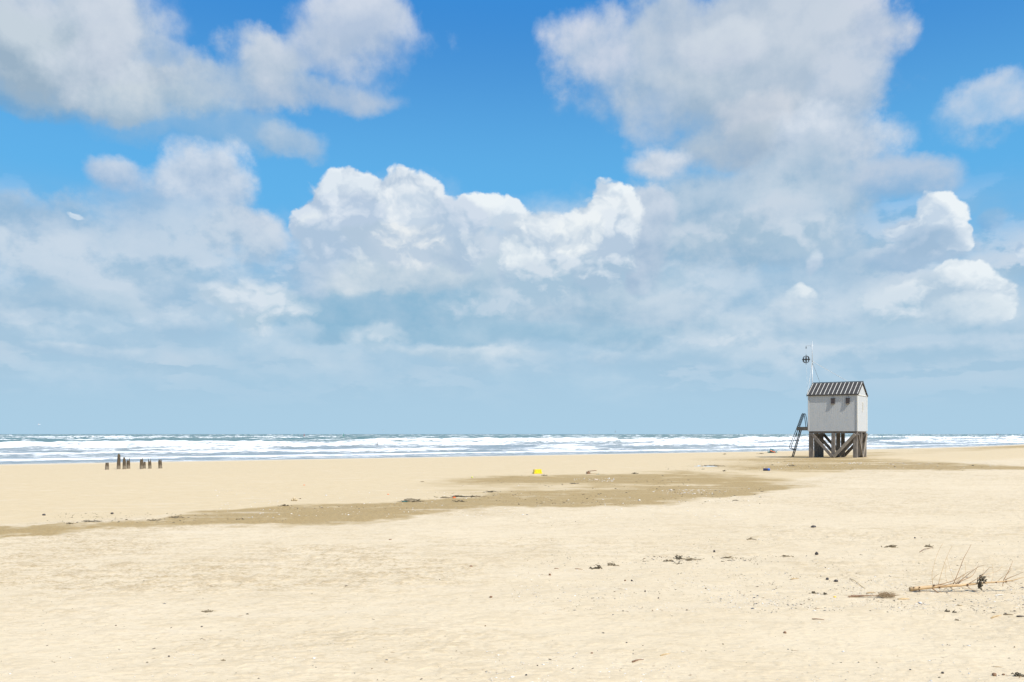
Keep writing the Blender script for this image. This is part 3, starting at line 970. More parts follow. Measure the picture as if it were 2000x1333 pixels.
def hut():
    base = Vector((31.3, 83.6, float(ground_z(31.3, 83.6))))
    z0 = 0.0
    rt = empty('stilt_hut', (31.3, 83.6, 0.0), R(-33))
    tag(rt, 'grey white boarded rescue hut with a dark ribbed roof, standing on heavy timber stilts', 'beach hut')
    hx, hy = HL / 2, HW / 2
    rnd = random.Random(4)

    def boards(name, a, b, gable=False, side=1, start=0):
        """wall of upright boards with grooves between them, from corner a to corner b; outward normal to the right of a->b"""
        mb = MB()
        a, b = Vector(a), Vector(b)
        d = (b - a)
        L = d.length
        d.normalize()
        nrm = Vector((d.y, -d.x, 0))
        nb = round(L / 0.165)
        w = L / nb
        g = 0.010
        prof = []
        for k in range(nb):
            s0 = k * w
            prof += [(s0, 0.018 if k else 0.03), (s0 + g, 0.03), (s0 + w - g, 0.03)]
        prof.append((L, 0.03))
        vs, fs = [], []
        for (s, o) in prof:
            p = a + d * s + nrm * (o - 0.03)
            top = EAVE
            if gable:
                top = EAVE + (RIDGE - 0.06 - EAVE) * (1 - abs(s - L / 2) / (L / 2))
            vs += [(p.x, p.y, FLOOR), (p.x, p.y, top)]
        for k in range(len(prof) - 1):
            fs.append((2 * k, 2 * k + 2, 2 * k + 3, 2 * k + 1))
        m0 = len(vs)
        # back side gives the wall its thickness
        for (s, o) in (prof[0], prof[len(prof) // 2], prof[-1]) if not gable else (prof[0], (L / 2, 0), prof[-1]):
            p = a + d * s - nrm * 0.08
            top = EAVE + ((RIDGE - 0.06 - EAVE) * (1 - abs(s - L / 2) / (L / 2)) if gable else 0)
            vs += [(p.x, p.y, FLOOR), (p.x, p.y, top)]
        fs += [(m0, m0 + 1, m0 + 3, m0 + 2), (m0 + 2, m0 + 3, m0 + 5, m0 + 4)]
        mb.add(vs, fs)
        return mb.build(name, M_BOARD, rt)

    fl, fr, bl, br = (-hx, -hy, 0), (hx, -hy, 0), (-hx, hy, 0), (hx, hy, 0)
    boards('wall', fl, fr)
    boards('wall', (hx, -hy + 0.003, 0), (hx, hy - 0.003, 0), gable=True)
    boards('wall', br, bl)
    boards('wall', (-hx, hy - 0.003, 0), (-hx, -hy + 0.003, 0), gable=True)
    # corner boards
    for sx, sy in ((-1, -1), (1, -1), (1, 1), (-1, 1)):
        MB().box((sx * (hx + 0.004), sy * (hy + 0.004), (FLOOR + EAVE) / 2), (0.10, 0.10, EAVE - FLOOR + 0.01), bev=0.008).build('corner_board', M_TRIM if sx > 0 else M_BOARD, rt)
    # horizontal drip board across the right gable at eaves height
    MB().box((hx + 0.025, 0, EAVE - 0.02), (0.05, HW + 0.1, 0.07), bev=0.006).build('gable_rail', M_TRIM, rt)
    # floor and its joists
    mb = MB()
    mb.box((0, 0, FLOOR - 0.055), (HL - 0.06, HW - 0.06, 0.10))
    mb.build('floor', M_POST, rt)
    mb = MB()
    for y in (-hy + 0.16, 0, hy - 0.16):
        mb.box((0, y, FLOOR - 0.155), (HL - 0.04, 0.18, 0.10), bev=0.01)
    mb.build('floor_beam', M_POST, rt)
    # roof: two planes, each of dark boards with pale battens
    oh = 0.22
    slope = (RIDGE - EAVE) / hy
    ov = 0.09
    for sg in (-1, 1):
        ridge = Vector((0, 0, RIDGE + 0.02))
        e = Vector((0, sg * (hy + ov), RIDGE + 0.02 - slope * (hy + ov)))
        d = (e - ridge)
        n = Vector((0, sg * -d.z, sg * d.y)).normalized()
        if n.z < 0:
            n = -n
        th = 0.07
        vs = []
        for x in (-hx - oh * 0.6, hx + oh * 0.25):
            for p in (ridge, e):
                for t in (0, th):
                    q = p + n * t
                    vs.append((x, q.y, q.z))
        fs = [(0, 1, 3, 2), (4, 6, 7, 5), (0, 4, 5, 1), (2, 3, 7, 6), (1, 5, 7, 3), (0, 2, 6, 4)]
        rf = MB().add(vs, fs).build('roof', M_ROOF, rt)
        mb = MB()
        nb = 13
        for k in range(nb):
            x = -hx - 0.07 + k * (HL + 0.08) / (nb - 1)
            a = ridge + n * (th + 0.02) + d.normalized() * 0.10
            b = e + n * (th + 0.02) - d.normalized() * 0.05
            mb.beam((x, a.y, a.z), (x, b.y, b.z), 0.04, 0.045, 0.006, up=(1, 0, 0))
        for i_ in range(1):
            mb.build('roof_battens', M_BATTEN, rf)
        # barge board at each end and the fascia
        for x in (-hx - oh * 0.6 - 0.02, hx + oh * 0.25 + 0.02):
            a = ridge + n * 0.0
            MB().beam((x, a.y, a.z + .01), (x, e.y, e.z + .01), 0.17, 0.036, 0.005, up=(1, 0, 0)).build('barge_board', M_ROOF, rf)
        MB().box((0, e.y + sg * 0.02, e.z + 0.035), (HL + oh, 0.04, 0.09), bev=0.006).build('fascia', M_ROOF, rf)
    MB().box((0, 0, RIDGE + 0.125), (HL + oh, 0.16, 0.045), bev=0.012).build('ridge_cap', M_ROOF, rt)

    # narrow window in the right gable wall
    wd = MB()
    wy, wz, ww, wh = 0.12, 4.78, 0.34, 0.86
    for (y, z, sy, sz) in ((wy - ww / 2, wz, 0.07, wh + 0.07), (wy + ww / 2, wz, 0.07, wh + 0.07)):
        wd.box((hx + 0.02, y, z), (0.05, sy, sz), bev=0.005)
    for z in (wz - wh / 2 - 0.002, wz + wh / 2 + 0.002):
        wd.box((hx + 0.019, wy, z), (0.05, ww - 0.072, 0.066), bev=0.005)
    w = wd.build('window', M_TRIM, rt)
    w['label'] = 'narrow upright window with a pale frame in the end wall'
    MB().box((hx + 0.006, wy, wz), (0.012, ww - 0.074, wh - 0.07)).build('pane', M_GLASS, w)

    # two dark hoods hung on the front wall, each with its hanger
    for x in (-0.02 + 0.06, 1.28 + 0.08):
        mb = MB()
        zt, zb, dp, wi = 5.50, 5.02, 0.12, 0.33
        y0 = -hy - 0.002
        vs = [(-wi / 2, 0, zt), (wi / 2, 0, zt), (wi / 2, -dp * .75, zt + 0.01), (-wi / 2, -dp * .75, zt + 0.01),
              (-wi / 2, 0, zb + 0.02), (wi / 2, 0, zb + 0.02), (wi / 2, -dp, zb - 0.03), (-wi / 2, -dp, zb - 0.03)]
        vs = [(x + a_, y0 + b_, c_) for a_, b_, c_ in vs]
        mb.add(vs, [(0, 1, 2, 3), (4, 7, 6, 5), (0, 4, 5, 1), (3, 2, 6, 7), (0, 3, 7, 4), (1, 5, 6, 2)])
        mb.box((x, y0 - dp * .42, zt + 0.03), (wi + 0.06, dp * .9, 0.035), bev=0.006)
        hd = mb.build('window_hood', M_BOX, rt)
        hd['label'] = 'dark boxy hood hung over an opening in the front wall'
        MB().box((x, y0 - dp - 0.008, zb + 0.005), (wi * 0.8, 0.025, 0.05), bev=0.004).build('sill', M_PALE, hd)
        mb = MB()
        mb.tube([(x - wi / 2, y0 - dp * .7, zt), (x, y0 - 0.02, EAVE - 0.02)], 0.009, 5)
        mb.tube([(x + wi / 2, y0 - dp * .7, zt), (x, y0 - 0.02, EAVE - 0.02)], 0.009, 5)
        mb.build('hanger', M_WIRE, hd)

    # stilts: three rows of three square posts, sunk in the sand
    xs = (-hx + 0.20, -0.02 + 0.06, hx - 0.20)
    ys = (-hy + 0.18, -0.02, hy - 0.20)
    bot = -0.7
    for j, y in enumerate(ys):
        for i, x in enumerate(xs):
            mb = MB()
            wi = 0.38 + rnd.uniform(-.02, .02)
            lean = rnd.uniform(-.02, .02)
            fl_ = -0.05 if i == 0 else (0.05 if i == 2 else 0)
            top = FLOOR - 0.207
            mb.beam((x + lean + fl_ * -0.6, y, bot), (x, y, top), wi * (0.86 if i == 1 else 1), wi, 0.022, up=(0, 1, 0))
            mb.build('stilt', M_POST, rt)
    # braces: V pairs in each row, and one pair in the right end frame
    zt, zb = FLOOR - 0.26, 0.06
    for j, y in enumerate(ys):
        yo = y - 0.26 if j < 2 else y + 0.26
        ya = yo
        l = M_PALE if j == 0 else M_POST
        MB().beam((xs[0] + 0.12, ya, zt), (xs[1] - 0.06, ya, zb), 0.27, 0.10, 0.012, up=(0, 1, 0)).build('brace', M_POST, rt)
        MB().beam((xs[2] + 0.02, ya - 0.0, zt), (xs[1] + 0.05, ya - 0.0 - 0.003, zb - 0.02), 0.29, 0.104, 0.012, up=(0, 1, 0)).build('brace', l, rt)
    xe = xs[2] + 0.26
    MB().beam((xe, ys[0] + 0.02, zt), (xe, ys[1] - 0.06, zb - .1), 0.22, 0.10, 0.012, up=(1, 0, 0)).build('brace', M_POST, rt)
    MB().beam((xe + 0.003, ys[2] - 0.02, zt), (xe + 0.003, ys[1] + 0.1, zb - .1), 0.22, 0.10, 0.012, up=(1, 0, 0)).build('brace', M_PALE, rt)

    # landing at the left end wall
    px0, px1 = -hx - 1.42, -hx - 0.06
    py0, py1 = -1.05, 0.15
    pz = 2.86
    mb = MB()
    npl = 8
    for k in range(npl):
        y = py0 + (k + .5) * (py1 - py0) / npl
        mb.box(((px0 + px1) / 2, y, pz), (px1 - px0, (py1 - py0) / npl - 0.012, 0.05), bev=0.005)
    dk = mb.build('landing', M_DECK, rt)
    mb = MB()
    mb.box(((px0 + px1) / 2, py0 + 0.05, pz - 0.175), (px1 - px0 - .04, 0.09, 0.29), bev=0.01)
    mb.box(((px0 + px1) / 2, py1 - 0.05, pz - 0.175), (px1 - px0 - .04, 0.09, 0.29), bev=0.01)
    mb.box((px0 + 0.16, (py0 + py1) / 2, pz - 0.145), (0.09, py1 - py0 - 0.2, 0.2), bev=0.01)
    mb.build('landing_beam', M_DECK, dk)

    # ladder of black iron
    lw = 0.52
    ly = (py0 + py1) / 2 - 0.12
    ta = Vector((px0 + 0.34, 0, pz - 0.06))
    gz = -0.15
    tb = Vector((px0 - 0.52, 0, gz))
    mb = MB()
    for sg in (-1, 1):
        mb.beam((ta.x, ly + sg * lw / 2, ta.z), (tb.x, ly + sg * lw / 2, tb.z), 0.085, 0.06, 0.005, up=(0, 1, 0))
    lad = mb.build('ladder', M_BLACK, rt)
    nr = 11
    for k in range(nr):
        p = tb.lerp(ta, (k + 1.0) / (nr + 0.6))
        MB().beam((p.x, ly - lw / 2, p.z), (p.x, ly + lw / 2, p.z), 0.06, 0.04, 0.004).build('rung', M_BLACK, lad)
    # looping handrails, one on each side of the ladder
    for sg in (-1, 1):
        y = ly + sg * (lw / 2 + 0.05)
        pts = [Vector((px0 + 0.86, y, pz)), Vector((px0 + 0.74, y, pz + 0.9)), Vector((px0 + 0.66, y, pz + 1.26)), Vector((px0 + 0.56, y, pz + 1.33)),
               Vector((px0 + 0.45, y, pz + 1.24))]
        low = tb.lerp(ta, 0.36)
        pts += [Vector((px0 + 0.06, y, pz + 0.10)), Vector((low.x - 0.50, y, low.z + 0.10)), Vector((low.x - 0.50, y, low.z - 0.06)),
                Vector((low.x - 0.38, y, low.z - 0.18)), Vector((low.x - 0.05, y, low.z - 0.26))]
        rr = []
        for q in range(len(pts) - 1):
            for s in range(4):
                rr.append(pts[q].lerp(pts[q + 1], s / 4))
        rr.append(pts[-1])
        sm = [rr[0]] + [(rr[i - 1] + rr[i] * 2 + rr[i + 1]) / 4 for i in range(1, len(rr) - 1)] + [rr[-1]]
        mb = MB().tube(sm, 0.032, 6)
        a = Vector((px0 + 0.56, y, pz + 1.30))
        mb.tube([a, Vector((px0 + 0.10, y, pz + 0.0)), tb.lerp(ta, 0.55) + Vector((0, y, 0)) * 1.0 + Vector((-0.10, 0, 0))], 0.028, 6)
        mb.build('handrail', M_BLACK, rt, smooth=True)

    # door in the left end wall, standing slightly open so that its edge shows
    dr = empty('door', (-hx - 0.03, -1.62, 0), R(18))
    dr.parent = rt
    MB().box((-0.02, 0.45, 3.95), (0.05, 0.9, 2.0), bev=0.006).build('door_leaf', M_TRIM, dr)
    MB().tube([(-0.05, 0.06, 4.3), (-0.16, 0.06, 4.3), (-0.16, 0.16, 4.3)], 0.014, 6).build('handle', M_BLACK, dr)
    for z in (3.15, 4.0, 4.8, 5.35):
        MB().box((-0.07, 0.03, z), (0.10, 0.05, 0.09), bev=0.01).build('hinge', M_TRIM, dr)

    # mast on the left gable
    mx, my = -hx - 0.21, 0.06
    mt = MB().tube([(mx, my, 3.4), (mx, my, 7.0), (mx, my, 8.9)], 0.045, 8).tube([(mx, my, 8.9), (mx, my, 11.3)], [0.03, 0.02], 8).build('mast', M_MAST, rt, smooth=True)
    arm_l = 0.58
    ax_ = mx - arm_l
    MB().tube([(mx, my, 10.83), (ax_, my, 10.83)], 0.016, 6).tube([(mx, my, 10.61), (mx - 0.22, my, 10.82)], 0.012, 5).build('mast_arm', M_MAST, mt)
    MB().tube([(ax_, my, 10.83), (ax_, my, 10.75)], 0.012, 5).box((ax_, my, 10.65), (0.07, 0.07, 0.20), bev=0.02).build('pulley', M_BLACK, mt)
    for z in (4.3, 5.6, 6.6):
        MB().box((mx + 0.10, my, z), (0.20, 0.06, 0.06), bev=0.006).build('mast_bracket', M_MAST, mt)
    fz = 9.3
    MB().tube([(mx, my, fz), (hx * 0.42, 0, RIDGE + 0.15)], 0.016, 5).build('stay', M_ROPE, mt)
    MB().tube([(mx, my, fz - 0.1), (-hx - 0.08, -hy - 0.1, EAVE)], 0.016, 5).build('stay', M_ROPE, mt)
    MB().tube([(mx, my, fz - 0.1), (-hx + 0.5, hy * 0.55, RIDGE - 0.45)], 0.014, 5).build('stay', M_WIRE, mt)
    # slack halyard from the ball down to the eave
    return rt, Vector((ax_, my, 10.6)), Matrix.Translation((31.3, 83.6, 0)) @ Matrix.Rotation(R(-33), 4, 'Z')


def signal_ball(p_local, M):
    p = M @ Vector(p_local)
    rr = 0.37
    c = p + Vector((0, 0, -1.10))
    rt = empty('signal_ball', c, R(-20))
    tag(rt, 'black openwork ball of curved hoops hanging on a line from the mast arm', 'signal ball')
    # hoops: flat curved bands from pole to pole
    for k in range(4):
        a0 = math.pi * k / 4 + 0.12
        mb = MB()
        n = 28
        vs, fs = [], []
        u = Vector((math.cos(a0), math.sin(a0), 0))
        w = Vector((-math.sin(a0), math.cos(a0), 0)) * 0.035
        for i in range(n):
            t = 2 * math.pi * i / n
            q = u * math.sin(t) * rr + Vector((0, 0, math.cos(t) * rr))
            qi = u * math.sin(t) * (rr - .012) + Vector((0, 0, math.cos(t) * (rr - .012)))
            vs += [q - w, q + w, qi + w, qi - w]
        for i in range(n):
            j = (i + 1) % n
            for s_ in range(4):
                s2 = (s_ + 1) % 4
                fs.append((4 * i + s_, 4 * i + s2, 4 * j + s2, 4 * j + s_))
        mb.add(vs, fs)
        mb.build('hoop', M_BLACK, rt)
    n = 32
    vs, fs = [], []
    for i in range(n):
        t = 2 * math.pi * i / n
        for r_, z in ((rr + .006, -.035), (rr + .006, .035), (rr - .008, .035), (rr - .008, -.035)):
            vs.append((r_ * math.cos(t), r_ * math.sin(t), z))
    for i in range(n):
        j = (i + 1) % n
        for s_ in range(4):
            s2 = (s_ + 1) % 4
            fs.append((4 * i + s_, 4 * i + s2, 4 * j + s2, 4 * j + s_))
    MB().add(vs, fs).build('belt', M_BLACK, rt)
    MB().tube([(0, 0, -0.52), (0, 0, 0.5)], 0.016, 6).build('spindle', M_BLACK, rt)
    end = (M @ Vector((-HL / 2 - 0.12, -HW / 2 - 0.05, EAVE - 0.3))) - c
    end = Matrix.Rotation(R(20), 3, 'Z') @ end
    pts = [Vector((0, 0, -0.5)).lerp(end, t) + Vector((0, 0, 0)) + Vector((math.sin(t * math.pi) * 0.04, 0, 0)) for t in [i / 8 for i in range(9)]]
    MB().tube([(0, 0, .5), (0, 0, 1.05)], 0.008, 5).tube(pts, 0.007, 5).build('halyard', M_ROPE, rt)


HUT, BALLP, HM = hut()
signal_ball(BALLP, HM)

# ------------------------------------------------------------------ old posts at the waterline
def post_mat():
    m_, T, bs = new_mat('rotten_post_wood')
    tc = T.n('ShaderNodeTexCoord').outputs['Object']
    x, y, z = T.sep(tc)
    g = T.noise(T.v('MULTIPLY', tc, (9, 9, 1.2)), 3.0, 5, 0.65)
    b = T.noise(tc, 9.0, 3, 0.6)
    c = T.mix(T.rng(g, 0.3, 0.7), (0.045, 0.034, 0.020), (0.125, 0.092, 0.055))
    lo = T.rng(T.m('MULTIPLY_ADD', b, 0.28, z), 0.46, 0.26)      # crust of shells and dried salt round the foot
    c = T.mix(T.m('MULTIPLY', lo, 0.75), c, (0.24, 0.20, 0.145))
    moss = T.m('MULTIPLY', T.rng(b, 0.56, 0.66), T.rng(z, 0.5, 0.8))
    c = T.mix(T.m('MULTIPLY', moss, 0.4), c, (0.11, 0.12, 0.03))
    T.put(bs.inputs['Base Color'], c)
    bs.inputs['Roughness'].default_value = 0.9
    bump(T, bs, g, 0.012)
    return m_


M_OLD = post_mat()


def stump(pxl, pxr, top, base, label, seed, spikes):
    rnd = random.Random(seed)
    c = at((pxl + pxr) / 2, base)
    k = c.y / FPX
    wdt = (pxr - pxl) * k
    h = (base - top) * k
    n, rings = 14, 9
    vs, fs = [], []
    jit = [rnd.uniform(.88, 1.08) for _ in range(n)]
    lx, ly = rnd.uniform(-.04, .04), rnd.uniform(-.03, .03)
    for i in range(rings):
        t = i / (rings - 1)
        for q in range(n):
            a = 2 * math.pi * q / n
            r = wdt / 2 * jit[q] * (1 - 0.14 * t) * rnd.uniform(.95, 1.05)
            z = -0.35 + (h + 0.35) * t * 0.9
            if i == rings - 1:
                z = -0.35 + (h + 0.35) * 0.78
                f = 0.0
                for (a0, hh, w) in spikes:
                    dd = abs((a - a0 + math.pi) % (2 * math.pi) - math.pi)
                    f = max(f, hh * max(0, 1 - dd / w))
                z += (h + 0.35) * 0.22 * f
                r *= 0.86
            elif i == rings - 2:
                z = -0.35 + (h + 0.35) * 0.72
            vs.append((r * math.cos(a) + lx * t, r * math.sin(a) * 0.9 + ly * t, z))
    for i in range(rings - 1):
        for q in range(n):
            q2 = (q + 1) % n
            fs.append((i * n + q, i * n + q2, (i + 1) * n + q2, (i + 1) * n + q))
    # hollow rotten top
    b = (rings - 1) * n
    ci = len(vs)
    for q in range(n):
        a = 2 * math.pi * q / n
        vs.append((wdt * .22 * math.cos(a) + lx, wdt * .2 * math.sin(a) + ly, -0.35 + (h + .35) * 0.70))
    for q in range(n):
        q2 = (q + 1) % n
        fs.append((b + q, b + q2, ci + q2, ci + q))
    fs.append(tuple(ci + q for q in range(n)))
    o = MB().add(vs, fs).build('old_wooden_post', M_OLD, loc=c)
    tag(o, label, 'post', 'row of rotten posts on the beach near the surf')


ONE = [(-1.5, 1, 2.2)]
stump(205.2, 212.8, 902.8, 917.8, 'shortest separate stump with a flat top, leftmost of the beach posts', 1, [(k * .8, .9, 1.2) for k in range(8)])
stump(227.8, 234.8, 885.6, 916.8, 'tallest of the rotten posts, slim with a rounded tip', 2, [(-1.2, 1, 2.8)])
stump(239.3, 246.3, 892.2, 916.8, 'pointed post standing close on the right of the tallest post', 3, [(-1.4, 1, 1.9)])
stump(247.2, 255.0, 894.0, 916.0, 'broad post with a notched top, slanting up to its right corner', 4, [(-.3, 1, 1.1), (3.0, .45, .9)])
stump(273.0, 279.6, 892.8, 916.6, 'post with a sharp splinter on its right, a half height stub leaning on it', 5, [(-.2, 1, .9), (2.6, .55, 1.6)])
stump(279.4, 284.6, 900.8, 915.6, 'small stub tucked against the right side of a taller splintered post', 6, [(k * .9, .8, 1.2) for k in range(7)])
stump(289.6, 296.8, 894.6, 915.9, 'post with two horns on its broken top, second from the right end of the row', 7, [(0, 1, .8), (3.1, 1, .8)])
stump(309.8, 317.2, 894.6, 915.4, 'forked jagged post, rightmost and apart from the rest of the row', 8, [(.1, 1, .6), (1.9, .9, .6), (3.6, .8, .7)])

# thin stake standing in the surf
c = at(736, 884)
yk = 190.0
o = MB().tube([(0, 0, -1.2), (0.05, 0, 0.4), (0.12, 0, 1.35)], [0.09, 0.08, 0.06], 7).build('surf_stake', M_OLD, loc=((736 - 1000) / FPX * yk, yk, SEA))
tag(o, 'thin dark stake leaning slightly, standing alone in the surf', 'stake')


# ------------------------------------------------------------------ far buoys, ships and gulls
M_GREEN = simple_mat('green_paint', (0.02, 0.22, 0.14), (0.03, 0.30, 0.18), 3, 0.5)
M_RED = simple_mat('red_paint', (0.45, 0.05, 0.03), (0.55, 0.07, 0.04), 3, 0.5)
M_WHITEP = simple_mat('gull_white', (0.72, 0.72, 0.72), (0.80, 0.80, 0.80), 5, 0.6)
M_GULLG = simple_mat('gull_grey', (0.20, 0.21, 0.23), (0.28, 0.29, 0.31), 5, 0.6)
M_HULL = simple_mat('ship_hull', (0.16, 0.20, 0.26), (0.20, 0.24, 0.30), 2, 0.5)
M_SUPER = simple_mat('ship_superstructure', (0.50, 0.52, 0.55), (0.60, 0.62, 0.64), 2, 0.5)


def buoy(px, y, h, r, mat, name, label):
    c = Vector(((px - 1000) / FPX * y, y, SEA))
    rt = empty(name, c)
    tag(rt, label, 'buoy')
    MB().tube([(0, 0, -.4), (0, 0, .25), (0, 0, .55)], [r, r, r * .55], 10).build('float', mat, rt, smooth=True)
    MB().tube([(0, 0, .5), (0, 0, h * .72)], [r * .45, r * .28], 8).build('tower', mat, rt)
    MB().tube([(0, 0, h * .72), (0, 0, h)], [r * .5, 0.02], 8).build('topmark', mat, rt)


buoy(671, 1000, 3.9, 0.75, M_GREEN, 'green_buoy', 'green pointed buoy far out on the horizon')
buoy(594, 1200, 3.6, 0.8, M_RED, 'red_buoy', 'small red buoy far out on the horizon')


def ship(px, label, s, red):
    y = 5200
    rt = empty('distant_ship', ((px - 1000) / FPX * y, y, SEA), R(4))
    tag(rt, label, 'ship')
    L = 22 * s
    vs = [(-L / 2, -3, 1.8), (L / 2 * .8, -3, 1.8), (L / 2 + 1.5, 0, 3.4), (L / 2 * .8, 3, 1.8), (-L / 2, 3, 1.8),
          (-L / 2 + 1, -2, -1), (L / 2 * .75, -2, -1), (L / 2 * .9, 0, -1), (L / 2 * .75, 2, -1), (-L / 2 + 1, 2, -1)]
    fs = [(0, 1, 2, 3, 4), (5, 9, 8, 7, 6), (0, 5, 6, 1), (1, 6, 7, 2), (2, 7, 8, 3), (3, 8, 9, 4), (4, 9, 5, 0)]
    MB().add([(a, b, c_ * s) for a, b, c_ in vs], fs).build('hull', M_RED if red else M_HULL, rt)
    MB().box((-L * .12, 0, 3.6 * s), (L * .26, 4, 3.8 * s), bev=.2).box((-L * .14, 0, 6.2 * s), (L * .14, 3, 1.6 * s), bev=.2).build('wheelhouse', M_SUPER, rt)
    MB().tube([(L * .2, 0, 1.8 * s), (L * .2, 0, 8 * s)], .25, 6).build('mast', M_HULL, rt)
    MB().tube([(-L * .14, 0, 6.5 * s), (-L * .14, 0, 10.5 * s)], .22, 6).build('mast', M_HULL, rt)


ship(1804, 'tiny pale fishing ship on the horizon just right of the stilt hut', 0.85, False)
ship(1948, 'tiny fishing ship with a reddish hull, on the horizon at the far right', 0.85, True)


def gull(px, py, y, span, roll, label, dark=False):
    x = (px - 1000) / FPX * y
    z = EYE + (HZ - py) / FPX * y
    rt = MB()
    b = [(-.26, .0), (-.22, .03), (-.12, .055), (0, .065), (.10, .055), (.17, .035), (.22, .035), (.27, .018), (.30, .004)]
    rt.tube([(q, 0, 0.0) for q, _ in b], [max(r_, .004) for _, r_ in b], 8)
    body = rt.build('gull', M_GULLG if dark else M_WHITEP, smooth=True, loc=(x, y, z))
    body.rotation_euler = (roll, 0, R(200))
    tag(body, label, 'gull', 'gulls flying low over the sea')
    for s_ in (-1, 1):
        pts = [(0.06, 0, .03), (0.10, s_ * span * .22, .12), (0.02, s_ * span * .38, .10), (-0.12, s_ * span * .5, .03)]
        ch = [.16, .15, .11, .02]
        vs, fs = [], []
        for (p, c_) in zip(pts, ch):
            vs += [(p[0] + c_ / 2, p[1], p[2] + .006), (p[0] - c_ / 2, p[1], p[2] + .006), (p[0] - c_ / 2, p[1], p[2] - .006), (p[0] + c_ / 2, p[1], p[2] - .006)]
        for i in range(3):
            for q in range(4):
                q2 = (q + 1) % 4
                fs.append((4 * i + q, 4 * i + q2, 4 * i + 4 + q2, 4 * i + 4 + q))
        fs += [(0, 1, 2, 3), (12, 15, 14, 13)]
        MB().add(vs, fs).build('wing', M_GULLG, body)
    MB().add([(-.24, -.03, .0), (-.24, .03, .0), (-.38, .07, .0), (-.38, -.07, .0), (-.24, 0, .012), (-.38, 0, .006)],
             [(0, 3, 2, 1), (0, 1, 4), (1, 2, 5, 4), (2, 3, 5), (3, 0, 4, 5)]).build('tail', M_WHITEP, body)


gull(76, 829.5, 240, 1.25, R(-38), 'white gull with grey wings banking above the sea at the far left')
gull(1151, 843.8, 330, 1.1, R(12), 'pale gull low over the horizon, above the middle of the surf')
gull(1202, 844, 330, 1.1, R(55), 'darker gull with raised wings low over the horizon right of the pale one', True)
gull(749, 841, 400, 1.1, R(20), 'tiny gull above the horizon between the green buoy and the middle')


# ------------------------------------------------------------------ washed-up things
def jit_blob(mb, c, rx, ry, rz, rnd, n=8, m=5, j=.22):
    vs = [(c[0], c[1], c[2] + rz)]
    for i in range(1, m):
        ph = math.pi * i / m
        for k in range(n):
            a = 2 * math.pi * k / n + rnd.uniform(-.2, .2)
            s = 1 + rnd.uniform(-j, j)
            vs.append((c[0] + rx * s * math.sin(ph) * math.cos(a), c[1] + ry * s * math.sin(ph) * math.sin(a), c[2] + rz * s * math.cos(ph)))
    vs.append((c[0], c[1], c[2] - rz))
    fs = [(0, 1 + k, 1 + (k + 1) % n) for k in range(n)]
    for i in range(m - 2):
        for k in range(n):
            k2 = (k + 1) % n
            fs.append((1 + i * n + k, 1 + (i + 1) * n + k, 1 + (i + 1) * n + k2, 1 + i * n + k2))
    b = 1 + (m - 2) * n
    fs += [(b + k, len(vs) - 1, b + (k + 1) % n) for k in range(n)]
    mb.add(vs, fs)


M_WEED = simple_mat('dry_seaweed', (0.045, 0.036, 0.020), (0.13, 0.105, 0.062), 14, 0.85)
M_WEED2 = simple_mat('brown_wrack', (0.13, 0.10, 0.055), (0.26, 0.205, 0.125), 12, 0.85)
M_STONE = simple_mat('dark_stone', (0.030, 0.026, 0.025), (0.075, 0.062, 0.056), 20, 0.6, 0.004)
M_BROWN = simple_mat('brown_wood_bit', (0.16, 0.085, 0.045), (0.27, 0.16, 0.09), 12, 0.75)
M_STRAW = simple_mat('straw', (0.42, 0.29, 0.14), (0.60, 0.45, 0.25), 12, 0.8)
M_SPONGE = simple_mat('tan_sponge', (0.42, 0.33, 0.20), (0.58, 0.48, 0.32), 18, 0.9, 0.01)
M_YEL = simple_mat('yellow_plastic', (0.80, 0.55, 0.006), (0.85, 0.60, 0.010), 3, 0.35)
M_BLUE = simple_mat('blue_plastic', (0.012, 0.09, 0.42), (0.02, 0.13, 0.52), 3, 0.35)
M_NAVY = simple_mat('navy_label', (0.020, 0.022, 0.07), (0.03, 0.032, 0.09), 3, 0.4)
M_ORANGE = simple_mat('orange_plastic', (0.75, 0.14, 0.03), (0.85, 0.19, 0.05), 6, 0.5)
M_TEAL = simple_mat('teal_net', (0.03, 0.16, 0.17), (0.07, 0.26, 0.26), 14, 0.8)
M_PBLUE = simple_mat('pale_blue_sheet', (0.28, 0.40, 0.50), (0.50, 0.60, 0.66), 10, 0.6)
M_BRANCH = wood_mat('bare_branch_bark', (0.44, 0.29, 0.14), (0.60, 0.42, 0.23), 5.0, (1, 6, 6), 0.003, 0.65)
M_TWIG = simple_mat('twig_bark', (0.28, 0.155, 0.075), (0.42, 0.26, 0.14), 18, 0.7)
M_KNOT = simple_mat('knot_bark', (0.13, 0.07, 0.035), (0.20, 0.11, 0.055), 18, 0.8)


